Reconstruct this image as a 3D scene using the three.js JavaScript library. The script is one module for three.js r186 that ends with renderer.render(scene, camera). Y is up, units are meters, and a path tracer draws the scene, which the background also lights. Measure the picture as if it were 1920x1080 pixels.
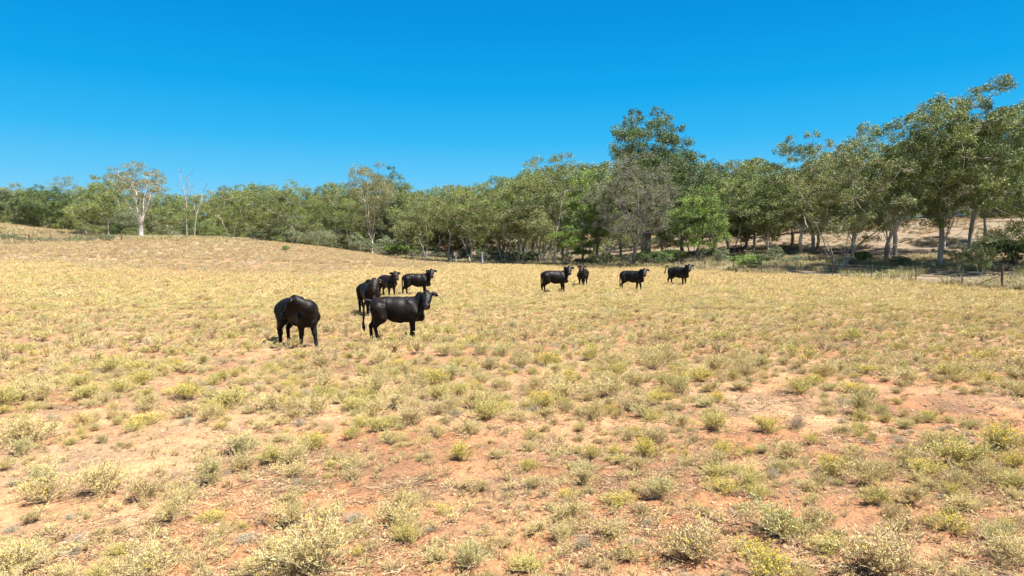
import * as THREE from 'three';

// ------------------------------------------------------------------ camera, sky, sun, exposure
const W = 1920, H = 1080, FOCAL = 1280, CAM_Y = 2.6, HORIZON = 470;
const scene = new THREE.Scene();
const camera = new THREE.PerspectiveCamera(2 * Math.atan(540 / FOCAL) * 180 / Math.PI, W / H, 0.1, 3000);
camera.position.set(0, CAM_Y, 0);
const PITCH = -Math.atan((540 - HORIZON) / FOCAL);
camera.rotation.set(PITCH, 0, 0);
scene.add(camera);

const renderer = new THREE.WebGLRenderer({ antialias: true });
renderer.toneMapping = THREE.LinearToneMapping;
renderer.toneMappingExposure = 3.25;
renderer.shadowMap.enabled = true;

const SUN = new THREE.Vector3(0.42, 0.88, 0.20).normalize();
const sun = new THREE.DirectionalLight(new THREE.Color(1.0, 0.955, 0.88), 5.0);
sun.position.copy(SUN).multiplyScalar(200);
sun.target.position.set(0, 0, -50);
sun.position.add(sun.target.position);
sun.castShadow = true;
Object.assign(sun.shadow.camera, { left: -140, right: 140, top: 140, bottom: -140, near: 1, far: 600 });
sun.shadow.mapSize.set(4096, 4096);
scene.add(sun, sun.target);

{ // clear deep blue sky: colour by height above the horizon, a little paler round the sun
  const w = 1024, h = 512, data = new Float32Array(w * h * 4);
  const stops = [[0, 0.46, 0.80, 0.99], [3, 0.27, 0.69, 0.975], [6, 0.125, 0.59, 0.96], [9, 0.038, 0.49, 0.93], [13, 0.007, 0.39, 0.865], [18, 0.003, 0.305, 0.765], [24, 0.003, 0.24, 0.65], [40, 0.025, 0.17, 0.47], [90, 0.04, 0.125, 0.36]];
  for (let r = 0; r < h; r++) {
    const el = ((r + 0.5) / h - 0.5) * 180, e = Math.max(0, el);
    let k = 0; while (k < stops.length - 2 && stops[k + 1][0] < e) k++;
    const a = stops[k], b = stops[k + 1], t = Math.min(1, Math.max(0, (e - a[0]) / (b[0] - a[0])));
    for (let c = 0; c < w; c++) {
      const az = ((c + 0.5) / w - 0.5) * 2 * Math.PI, ce = Math.cos(el * Math.PI / 180);
      const cs = Math.cos(az) * ce * SUN.x + Math.sin(el * Math.PI / 180) * SUN.y + Math.sin(az) * ce * SUN.z;
      const glow = 0.12 * Math.pow(Math.max(0, cs), 12);
      for (let i = 0; i < 3; i++) data[(r * w + c) * 4 + i] = (a[i + 1] + (b[i + 1] - a[i + 1]) * t) / 3.25 + glow;
      data[(r * w + c) * 4 + 3] = 1;
    }
  }
  const sky = new THREE.DataTexture(data, w, h, THREE.RGBAFormat, THREE.FloatType);
  sky.mapping = THREE.EquirectangularReflectionMapping;
  sky.magFilter = sky.minFilter = THREE.LinearFilter;
  sky.needsUpdate = true;
  scene.background = sky; scene.environment = sky;
}

// ------------------------------------------------------------------ helpers
function rng(seed) { let s = seed | 0; return () => { s = (s + 0x6d2b79f5) | 0; let t = Math.imul(s ^ (s >>> 15), 1 | s); t = (t + Math.imul(t ^ (t >>> 7), 61 | t)) ^ t; return ((t ^ (t >>> 14)) >>> 0) / 4294967296; }; }
const ORD = ['leftmost', 'second from left', 'third from left', 'fourth from left', 'fifth from left', 'sixth from left', 'seventh from left', 'eighth from left', 'ninth from left', 'tenth from left', 'eleventh from left', 'twelfth from left', 'thirteenth from left'];
const { sin, cos, PI, abs, min, max, sqrt, floor, hypot } = Math;
const lerp = (a, b, t) => a + (b - a) * t, clamp = (x, a, b) => min(b, max(a, x));
const sstep = (x, a, b) => { const t = clamp((x - a) / (b - a), 0, 1); return t * t * (3 - 2 * t); };
const hash2 = (x, y) => { let h = Math.imul(x, 374761393) + Math.imul(y, 668265263); h = Math.imul(h ^ (h >>> 13), 1274126177); return ((h ^ (h >>> 16)) >>> 0) / 4294967296; };
function vnoise(x, y, per = 0) {
  const ix = floor(x), iy = floor(y), fx = x - ix, fy = y - iy, u = fx * fx * (3 - 2 * fx), v = fy * fy * (3 - 2 * fy);
  const m = per ? (a) => ((a % per) + per) % per : (a) => a;
  const a = hash2(m(ix), m(iy)), b = hash2(m(ix + 1), m(iy)), c = hash2(m(ix), m(iy + 1)), d = hash2(m(ix + 1), m(iy + 1));
  return lerp(lerp(a, b, u), lerp(c, d, u), v);
}
const fbm = (x, y, o = 4) => { let s = 0, a = 0.5, t = 0; for (let i = 0; i < o; i++) { s += a * vnoise(x + i * 17.3, y + i * 9.1); t += a; a *= 0.5; x *= 2.03; y *= 2.03; } return s / t; };
const V = (x, y, z) => new THREE.Vector3(x, y, z);
const names = new Map();
function numbered(n) { const k = names.get(n) || 0; names.set(n, k + 1); return k ? n + '_' + String(k).padStart(3, '0') : n; }
function tag(o, name, label, category, group) {
  o.name = numbered(name); o.userData = { label, category };
  if (group) o.userData.group = group;
  scene.add(o); return o;
}
function part(parent, name, geo, mat, label) {
  const m = new THREE.Mesh(geo, mat); m.name = name; m.castShadow = m.receiveShadow = true;
  if (label) m.userData.label = label;
  parent.add(m); return m;
}
// ray through a pixel of the photograph, used to find the real place of a thing from its picture and its distance
const cp = cos(PITCH), sp = sin(PITCH);
function ray(px, py) { const x = (px - 960) / FOCAL, y = (540 - py) / FOCAL; return V(x, y * cp + sp, y * sp - cp); }
function at(px, py, d) { const r = ray(px, py); const k = d / -r.z; return V(r.x * k, CAM_Y + r.y * k, -d); }

class Buf {
  constructor() { this.p = []; this.c = []; this.i = []; this.n = 0; }
  v(x, y, z, c) { this.p.push(x, y, z); this.c.push(c[0], c[1], c[2]); return this.n++; }
  tri(a, b, c) { this.i.push(a, b, c); }
  quad(a, b, c, d) { this.i.push(a, b, c, a, c, d); }
  tube(pts, rad, seg, col, cap = false) {
    let prev = null; const up = V(0.31, 0.2, 0.93);
    for (let k = 0; k < pts.length; k++) {
      const t = V(0, 0, 0).subVectors(pts[min(k + 1, pts.length - 1)], pts[max(k - 1, 0)]).normalize();
      const a = V(0, 0, 0).crossVectors(t, up); if (a.lengthSq() < 1e-4) a.set(1, 0, 0); a.normalize();
      const b = V(0, 0, 0).crossVectors(t, a), ring = [];
      const cc = typeof col === 'function' ? col(k / (pts.length - 1), pts[k]) : col;
      for (let s = 0; s < seg; s++) { const w = s / seg * 2 * PI, r = rad[k]; const x = cos(w) * r, y = sin(w) * r; ring.push(this.v(pts[k].x + a.x * x + b.x * y, pts[k].y + a.y * x + b.y * y, pts[k].z + a.z * x + b.z * y, cc)); }
      if (prev) for (let s = 0; s < seg; s++) this.quad(prev[s], ring[s], ring[(s + 1) % seg], prev[(s + 1) % seg]);
      prev = ring;
      if (cap && (k === 0 || k === pts.length - 1)) { const m = this.v(pts[k].x, pts[k].y, pts[k].z, cc); for (let s = 0; s < seg; s++) k ? this.tri(ring[s], ring[(s + 1) % seg], m) : this.tri(ring[(s + 1) % seg], ring[s], m); }
    }
  }
  // a leaf: a long diamond from p along direction d (its length), half width w across s
  leaf3(px, py, pz, dx, dy, dz, sx, sy, sz, c) { this.tri(this.v(px + sx, py + sy, pz + sz, c), this.v(px + dx, py + dy, pz + dz, c), this.v(px - sx, py - sy, pz - sz, c)); } // a leaf as one long triangle
  leaf(px, py, pz, dx, dy, dz, sx, sy, sz, c) {
    const a = this.v(px, py, pz, c), b = this.v(px + dx * 0.45 + sx, py + dy * 0.45 + sy, pz + dz * 0.45 + sz, c), e = this.v(px + dx, py + dy, pz + dz, c), f = this.v(px + dx * 0.45 - sx, py + dy * 0.45 - sy, pz + dz * 0.45 - sz, c);
    this.quad(a, b, e, f);
  }
  geo(smooth) {
    const g = new THREE.BufferGeometry();
    g.setAttribute('position', new THREE.BufferAttribute(new Float32Array(this.p), 3));
    g.setAttribute('color', new THREE.BufferAttribute(new Float32Array(this.c), 3));
    g.setIndex(new THREE.BufferAttribute(new Uint32Array(this.i), 1));
    if (smooth) g.computeVertexNormals();
    return g;
  }
}
const jit = (c, r, a) => { const k = 1 + (r() - 0.5) * a, w = (r() - 0.5) * a * 0.35; return [c[0] * (k + w), c[1] * k, c[2] * (k - w)]; };
const mixc = (a, b, t) => [lerp(a[0], b[0], t), lerp(a[1], b[1], t), lerp(a[2], b[2], t)];

const M = {
  bark: new THREE.MeshStandardMaterial({ vertexColors: true, roughness: 0.9 }),
  leaf: new THREE.MeshPhysicalMaterial({ vertexColors: true, roughness: 0.6, transmission: 0.2, thickness: 0, specularIntensity: 0.7 }),
  scrub: new THREE.MeshPhysicalMaterial({ vertexColors: true, roughness: 0.85, transmission: 0.24, thickness: 0, specularIntensity: 0.4 }),

  eye: new THREE.MeshStandardMaterial({ color: 0x0a0706, roughness: 0.12 }),
  tagw: new THREE.MeshStandardMaterial({ color: new THREE.Color(0.75, 0.74, 0.7), roughness: 0.5 }),
  hoof: new THREE.MeshStandardMaterial({ color: new THREE.Color(0.05, 0.043, 0.036), roughness: 0.6 }),
  rust: new THREE.MeshStandardMaterial({ color: new THREE.Color(0.12, 0.055, 0.035), roughness: 0.85 }),
  steel: new THREE.MeshStandardMaterial({ color: new THREE.Color(0.10, 0.085, 0.075), roughness: 0.8 }),
  wire: new THREE.MeshStandardMaterial({ color: new THREE.Color(0.3, 0.28, 0.26), roughness: 0.5, metalness: 0.7 }),
  whitepaint: new THREE.MeshStandardMaterial({ color: new THREE.Color(0.8, 0.78, 0.73), roughness: 0.8 }),
  stone: new THREE.MeshStandardMaterial({ vertexColors: true, roughness: 0.95 }),
};

// ------------------------------------------------------------------ terrain heights: a thin-plate surface through measured spots
const spots = [];
for (const [x, z, y] of [[-60, 30, 0], [0, 30, 0], [60, 30, 0], [-14, -8, 0], [0, -8, 0], [14, -8, 0], [-24, -24, 0.1], [24, -26, 0.02], [0, -26, 0], [-70, -20, 0.4], [80, -30, 0.4], [10, -36, 0.02]]) spots.push([x, z, y]);
for (const [px, py, d] of [
  [560, 641, 19.5], [745, 635, 20.2], [688, 587, 28.5], [783, 552, 40.5], [1043, 546, 42.5], [1185, 542, 43], [1270, 532, 49], [1092, 536, 48],
  [1880, 543, 42], [1718, 530, 48], [1562, 520, 53], [1428, 513, 57], [1250, 503, 65], [1092, 500, 75], [950, 496, 87], [855, 497, 92], [820, 493, 97], [760, 487, 107], [697, 477, 118],
  [0, 490, 58], [250, 490, 60], [500, 487, 64], [700, 491, 72], [57, 456, 88], [229, 452, 84], [0, 461, 86], [0, 420, 112], [100, 431, 108], [180, 443, 104], [266, 447, 99], [400, 447, 100], [500, 455, 102], [600, 463, 106],
  [0, 426, 135], [266, 456, 122], [500, 463, 125], [700, 479, 140], [0, 428, 175], [300, 456, 165], [1000, 481, 150],
  [1760, 496, 57], [1818, 497, 57], [1575, 511, 59], [1690, 473, 78], [1500, 482, 75], [1480, 452, 93], [1700, 421, 98], [1900, 417, 96], [1905, 474, 68], [1400, 473, 88], [1300, 489, 85], [1100, 493, 95], [950, 490, 105], [850, 485, 116], [1900, 405, 150], [1400, 432, 140],
]) { const p = at(px, py, d); spots.push([p.x, p.z, p.y]); }
const N = spots.length, K = N + 3, A = Array.from({ length: K }, () => new Float64Array(K + 1));
const phi = (r2) => (r2 < 1e-9 ? 0 : r2 * Math.log(r2) * 0.5);
for (let i = 0; i < N; i++) {
  for (let j = 0; j < N; j++) A[i][j] = phi((spots[i][0] - spots[j][0]) ** 2 + (spots[i][1] - spots[j][1]) ** 2) + (i === j ? 60 : 0);
  A[i][N] = A[N][i] = 1; A[i][N + 1] = A[N + 1][i] = spots[i][0]; A[i][N + 2] = A[N + 2][i] = spots[i][1]; A[i][K] = spots[i][2];
}
for (let c = 0; c < K; c++) {
  let p = c; for (let r = c + 1; r < K; r++) if (abs(A[r][c]) > abs(A[p][c])) p = r;
  [A[c], A[p]] = [A[p], A[c]];
  for (let r = 0; r < K; r++) if (r !== c) { const f = A[r][c] / A[c][c]; if (f) for (let k = c; k <= K; k++) A[r][k] -= f * A[c][k]; }
}
const wts = A.map((row, i) => row[K] / row[i]);
function hSmooth(x, z) {
  let s = wts[N] + wts[N + 1] * x + wts[N + 2] * z;
  for (let i = 0; i < N; i++) { const dx = x - spots[i][0], dz = z - spots[i][1]; s += wts[i] * phi(dx * dx + dz * dz); }
  const out = sstep(hypot(x * 0.9, z + 40), 125, 330);
  return lerp(clamp(s, -1.5, 9), 11, out);
}
function micro(x, z) { // hummocks, hoof marks and clods of the trampled soil
  const d = hypot(x, z), f = 1 - sstep(d, 30, 70);
  let y = (fbm(x * 0.35, z * 0.35, 3) - 0.5) * 0.16 * (1 - 0.75 * sstep(d, 55, 85)) + (fbm(x * 1.6 + 5, z * 1.6, 3) - 0.5) * 0.075 * (0.4 + 0.6 * f);
  if (d < 28) {
    const n = fbm(x * 4.6, z * 4.6 + 40, 3) - 0.5, c = abs(vnoise(x * 7.5 + 9, z * 7.5) - 0.5);
    y += n * 0.05 - (c < 0.09 ? (0.09 - c) * 0.12 : 0) * sstep(vnoise(x * 0.9, z * 0.9 + 77), 0.35, 0.65) + (vnoise(x * 15, z * 15) - 0.5) * 0.022;
  }
  return y;
}
const hAt = (x, z) => hSmooth(x, z) + micro(x, z);
function ground(px, py) { // where the ray through that pixel meets the ground
  const r = ray(px, py); let t = 1, p = V(0, 0, 0);
  for (let i = 0; i < 4000; i++) { p.set(r.x * t, CAM_Y + r.y * t, r.z * t); const g = hSmooth(p.x, p.z); if (p.y < g) break; t += max(0.01, (p.y - g) * 0.4); if (t > 300) break; }
  p.y = hAt(p.x, p.z); return p;
}
function onGround(px, d) { const p = at(px, 500, d); p.y = hAt(p.x, p.z); return p; }

// the fence line along the far side of the paddock, as plan points
const FENCE = [[1990, 38.5], [1880, 42], [1718, 48], [1562, 53], [1428, 57], [1250, 65], [1092, 75], [950, 87], [904, 91]].map(([px, d]) => onGround(px, d));
const FENCE2 = [[855, 92], [820, 97], [760, 107], [697, 118], [650, 128]].map(([px, d]) => onGround(px, d));
const FENCE3 = [[-60, 92], [12, 90], [57, 88], [132, 86], [229, 84]].map(([px, d]) => onGround(px, d));
function beyondFence(x, z) { // metres past the fence (positive outside the paddock)
  const line = [...FENCE, ...FENCE2]; let best = 1e9, sgn = -1;
  for (let i = 0; i < line.length - 1; i++) {
    const a = line[i], b = line[i + 1], ex = b.x - a.x, ez = b.z - a.z, t = clamp(((x - a.x) * ex + (z - a.z) * ez) / (ex * ex + ez * ez), i === 0 ? -9 : 0, i === line.length - 2 ? 9 : 1);
    const dx = x - a.x - ex * t, dz = z - a.z - ez * t, d = hypot(dx, dz);
    if (d < best) { best = d; sgn = (ex * dz - ez * dx) > 0 ? 1 : -1; }
  }
  return best * sgn;
}
const scrubby = (x, z) => { // how yellow and full the dry scrub is
  const d = -z; let s = sstep(d, 9, 30) * 0.5 + 0.44 + (fbm(x * 0.13 + 3, z * 0.17, 3) - 0.5) * 0.75 + (fbm(x * 0.5, z * 0.55 + 30, 2) - 0.5) * 0.9;
  const brown = sstep(d + (fbm(x * 0.07, z * 0.07 + 11, 3) - 0.5) * 14 - max(0, x + 15) * 1.6, 50, 58) * (x < 8 ? 1 : 0);
  const dust = Math.exp(-(((x + 24) / 11) ** 2) - (((z + 52) / 9) ** 2)); // bare dusty patch on the left
  return clamp(s, 0, 1) * (1 - brown * 0.88) * (1 - 0.9 * dust);
};

// ------------------------------------------------------------------ soil textures
function dataTex(n, fill, srgb) {
  const d = new Uint8Array(n * n * 4);
  for (let y = 0; y < n; y++) for (let x = 0; x < n; x++) { const c = fill(x / n, y / n), o = (y * n + x) * 4; d[o] = clamp(c[0], 0, 1) * 255; d[o + 1] = clamp(c[1], 0, 1) * 255; d[o + 2] = clamp(c[2], 0, 1) * 255; d[o + 3] = 255; }
  const t = new THREE.DataTexture(d, n, n, THREE.RGBAFormat); t.wrapS = t.wrapT = THREE.RepeatWrapping; t.magFilter = THREE.LinearFilter; t.minFilter = THREE.LinearMipmapLinearFilter; t.generateMipmaps = true;
  if (srgb) t.colorSpace = THREE.SRGBColorSpace; t.needsUpdate = true; return t;
}
const pf = (u, v, f, o) => { let s = 0, a = 0.5, t = 0; for (let i = 0; i < o; i++) { s += a * vnoise(u * f + i * 3, v * f + i * 5, f); t += a; a *= 0.55; f *= 2; } return s / t; };
const soilHeight = (u, v) => 0.55 * pf(u, v, 24, 5) + 0.45 * pf(u + 0.37, v, 128, 3);
const soilMap = dataTex(1024, (u, v) => {
  const a = pf(u, v, 6, 5), b = pf(u + 0.3, v + 0.1, 96, 3), g = vnoise(u * 400, v * 400, 400), lit = vnoise(u * 230 + 9, v * 170, 1e6) > 0.93 ? 1 : 0;
  let k = 0.90 + (a - 0.5) * 0.36 + (b - 0.5) * 0.34 + (g - 0.5) * 0.12; const w = (a - 0.5) * 0.10;
  return lit ? [k * 0.72, k * 0.66, k * 0.6] : [k + w, k, k - w];
}, true);
const soilBump = dataTex(1024, (u, v) => { const h = soilHeight(u, v); return [h, h, h]; }, false);
const soil = new THREE.MeshStandardMaterial({ map: soilMap, bumpMap: soilBump, bumpScale: 0.05, vertexColors: true, roughness: 0.97 });

const hair = dataTex(512, (u, v) => { const h = 0.6 * pf(u, v * 0.35, 48, 2) + 0.4 * pf(u, v, 14, 3); return [h, h, h]; }, false);
M.coat = new THREE.MeshPhysicalMaterial({ vertexColors: true, roughness: 0.52, specularIntensity: 0.3, bumpMap: hair, bumpScale: 0.005 });

// ------------------------------------------------------------------ the ground, one sheet to the horizon
{
  const xs = [], zs = [];
  for (let x = 0; x < 900; x += 0.05 + 0.022 * max(0, x - 4)) xs.push(x);
  const X = [...xs.slice(1).reverse().map((x) => -x), ...xs];
  for (let z = 0; z > -900; z -= 0.05 + 0.016 * max(0, -z - 10)) zs.push(z);
  const back = []; for (let z = 0.5; z < 500; z += 0.3 + z * 0.2) back.push(z);
  const Z = [...back.reverse(), ...zs.filter((z) => z < -3.2 || Math.round(z * 20) % 8 === 0)];
  const nx = X.length, nz = Z.length, p = new Float32Array(nx * nz * 3), c = new Float32Array(nx * nz * 3), uv = new Float32Array(nx * nz * 2), idx = [];
  const red = [0.325, 0.170, 0.080], pale = [0.365, 0.212, 0.108], deep = [0.265, 0.122, 0.052], strawc = [0.44, 0.335, 0.15], dun = [0.33, 0.235, 0.135], outc = [0.20, 0.148, 0.085], bankc = [0.215, 0.15, 0.092];
  for (let j = 0; j < nz; j++) for (let i = 0; i < nx; i++) {
    const x = X[i], z = Z[j], k = j * nx + i;
    p[k * 3] = x; p[k * 3 + 1] = hAt(x, z); p[k * 3 + 2] = z; uv[k * 2] = x / 3.7; uv[k * 2 + 1] = z / 3.7;
    const a = fbm(x * 0.45, z * 0.45 + 8, 4), b = fbm(x * 1.9 + 4, z * 1.9, 3);
    let col = mixc(mixc(deep, red, sstep(a, 0.3, 0.5)), pale, sstep(a * 0.6 + b * 0.4, 0.47, 0.68));
    const d = -z; let s = 0;
    if (d > 0 && d < 200) {
      s = scrubby(x, z); col = mixc(col, strawc, s * sstep(d, 28, 54) * 0.92);
      const o = beyondFence(x, z), brown = sstep(d, 54, 70) * (x < 0 ? 1 : 0);
      col = mixc(col, mixc(dun, red, sstep(fbm(x * 0.09, z * 0.16 + 4, 3), 0.45, 0.7) * 0.75), brown * 0.85 * (1 - s * 0.6));
      if (o > -1) { const t = sstep(o, -1, 1.5), n = fbm(x * 0.2, z * 0.25, 3); col = mixc(col, mixc(outc, bankc, sstep(n, 0.4, 0.65)), t); }
    }
    c.set(col, k * 3);
  }
  for (let j = 0; j < nz - 1; j++) for (let i = 0; i < nx - 1; i++) { const a = j * nx + i, b = a + 1, e = a + nx, f = e + 1; idx.push(a, b, f, a, f, e); }
  const g = new THREE.BufferGeometry();
  g.setAttribute('position', new THREE.BufferAttribute(p, 3)); g.setAttribute('color', new THREE.BufferAttribute(c, 3)); g.setAttribute('uv', new THREE.BufferAttribute(uv, 2));
  g.setIndex(idx); g.computeVertexNormals();
  const m = new THREE.Mesh(g, soil); m.name = 'ground'; m.userData = { kind: 'structure', label: 'red soil paddock rising to a brown slope', category: 'ground' }; m.receiveShadow = m.castShadow = true; scene.add(m);
}

// ------------------------------------------------------------------ cattle: one smooth body each, meshed from tapered bones
function surfaceNet(prims, cell, coatAt) {
  let lo = V(1e9, 1e9, 1e9), hi = V(-1e9, -1e9, -1e9);
  for (const q of prims) for (const [p, r] of [[q.a, q.ra], [q.b, q.rb]]) { lo.min(V(p.x - r - 0.06, p.y - r - 0.06, p.z - r - 0.06)); hi.max(V(p.x + r + 0.06, p.y + r + 0.06, p.z + r + 0.06)); }
  const nx = Math.ceil((hi.x - lo.x) / cell) + 2, ny = Math.ceil((hi.y - lo.y) / cell) + 2, nz = Math.ceil((hi.z - lo.z) / cell) + 2, F = new Float32Array(nx * ny * nz).fill(0.5);
  for (const q of prims) {
    const zs = q.zs || 1, k = q.k, R = max(q.ra, q.rb) + 0.13, ab = V(0, 0, 0).subVectors(q.b, q.a), L2 = ab.x * ab.x + ab.y * ab.y + ab.z * ab.z * zs * zs || 1e-6;
    const i0 = max(0, floor((min(q.a.x, q.b.x) - R - lo.x) / cell)), i1 = min(nx - 1, Math.ceil((max(q.a.x, q.b.x) + R - lo.x) / cell));
    const j0 = max(0, floor((min(q.a.y, q.b.y) - R - lo.y) / cell)), j1 = min(ny - 1, Math.ceil((max(q.a.y, q.b.y) + R - lo.y) / cell));
    const k0 = max(0, floor((min(q.a.z, q.b.z) - R - lo.z) / cell)), k1 = min(nz - 1, Math.ceil((max(q.a.z, q.b.z) + R - lo.z) / cell));
    for (let z = k0; z <= k1; z++) for (let y = j0; y <= j1; y++) for (let x = i0; x <= i1; x++) {
      const px = lo.x + x * cell - q.a.x, py = lo.y + y * cell - q.a.y, pz = (lo.z + z * cell - q.a.z) * zs;
      const t = clamp((px * ab.x + py * ab.y + pz * ab.z * zs) / L2, 0, 1);
      const d = sqrt((px - ab.x * t) ** 2 + (py - ab.y * t) ** 2 + (pz - ab.z * zs * t) ** 2) - lerp(q.ra, q.rb, t), o = (z * ny + y) * nx + x, f = F[o];
      const h = max(k - abs(d - f), 0) / k; F[o] = min(d, f) - h * h * k * 0.25;
    }
  }
  const at3 = (x, y, z) => F[(z * ny + y) * nx + x], vid = new Int32Array(nx * ny * nz).fill(-1), b = new Buf(), nor = [];
  for (let z = 1; z < nz - 2; z++) for (let y = 1; y < ny - 2; y++) for (let x = 1; x < nx - 2; x++) {
    let m = 0, sx = 0, sy = 0, sz = 0, n = 0; const v = [];
    for (let c = 0; c < 8; c++) { const f = at3(x + (c & 1), y + ((c >> 1) & 1), z + (c >> 2)); v.push(f); if (f < 0) m |= 1 << c; }
    if (m === 0 || m === 255) continue;
    for (let c = 0; c < 8; c++) for (const e of [1, 2, 4]) if (!(c & e)) { const c2 = c | e; if (((m >> c) ^ (m >> c2)) & 1) { const t = v[c] / (v[c] - v[c2]); sx += (c & 1) + (e === 1 ? t : 0); sy += ((c >> 1) & 1) + (e === 2 ? t : 0); sz += (c >> 2) + (e === 4 ? t : 0); n++; } }
    const X = lo.x + (x + sx / n) * cell, Y = lo.y + (y + sy / n) * cell, Z = lo.z + (z + sz / n) * cell;
    const g = V(v[1] + v[3] + v[5] + v[7] - v[0] - v[2] - v[4] - v[6], v[2] + v[3] + v[6] + v[7] - v[0] - v[1] - v[4] - v[5], v[4] + v[5] + v[6] + v[7] - v[0] - v[1] - v[2] - v[3]).normalize();
    vid[(z * ny + y) * nx + x] = b.v(X, Y, Z, coatAt(X, Y, Z)); nor.push(g.x, g.y, g.z);
  }
  const id = (x, y, z) => vid[(z * ny + y) * nx + x];
  for (let z = 2; z < nz - 2; z++) for (let y = 2; y < ny - 2; y++) for (let x = 2; x < nx - 2; x++) {
    const f = at3(x, y, z) < 0, put = (a, c, d, e, flip) => { if (min(a, c, d, e) >= 0) flip ? b.quad(a, c, d, e) : b.quad(e, d, c, a); };
    if (f !== at3(x + 1, y, z) < 0) put(id(x, y - 1, z - 1), id(x, y, z - 1), id(x, y, z), id(x, y - 1, z), f);
    if (f !== at3(x, y + 1, z) < 0) put(id(x - 1, y, z - 1), id(x - 1, y, z), id(x, y, z), id(x, y, z - 1), f);
    if (f !== at3(x, y, z + 1) < 0) put(id(x - 1, y - 1, z), id(x, y - 1, z), id(x, y, z), id(x - 1, y, z), f);
  }
  const g = b.geo(false); g.setAttribute('normal', new THREE.BufferAttribute(new Float32Array(nor), 3)); const uv = new Float32Array(b.n * 2); for (let i = 0; i < b.n; i++) { uv[i * 2] = b.p[i * 3] * 1.6 + b.p[i * 3 + 2] * 0.7; uv[i * 2 + 1] = b.p[i * 3 + 1] * 1.6 + b.p[i * 3 + 2] * 0.9; } g.setAttribute('uv', new THREE.BufferAttribute(uv, 2)); return g;
}
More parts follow.
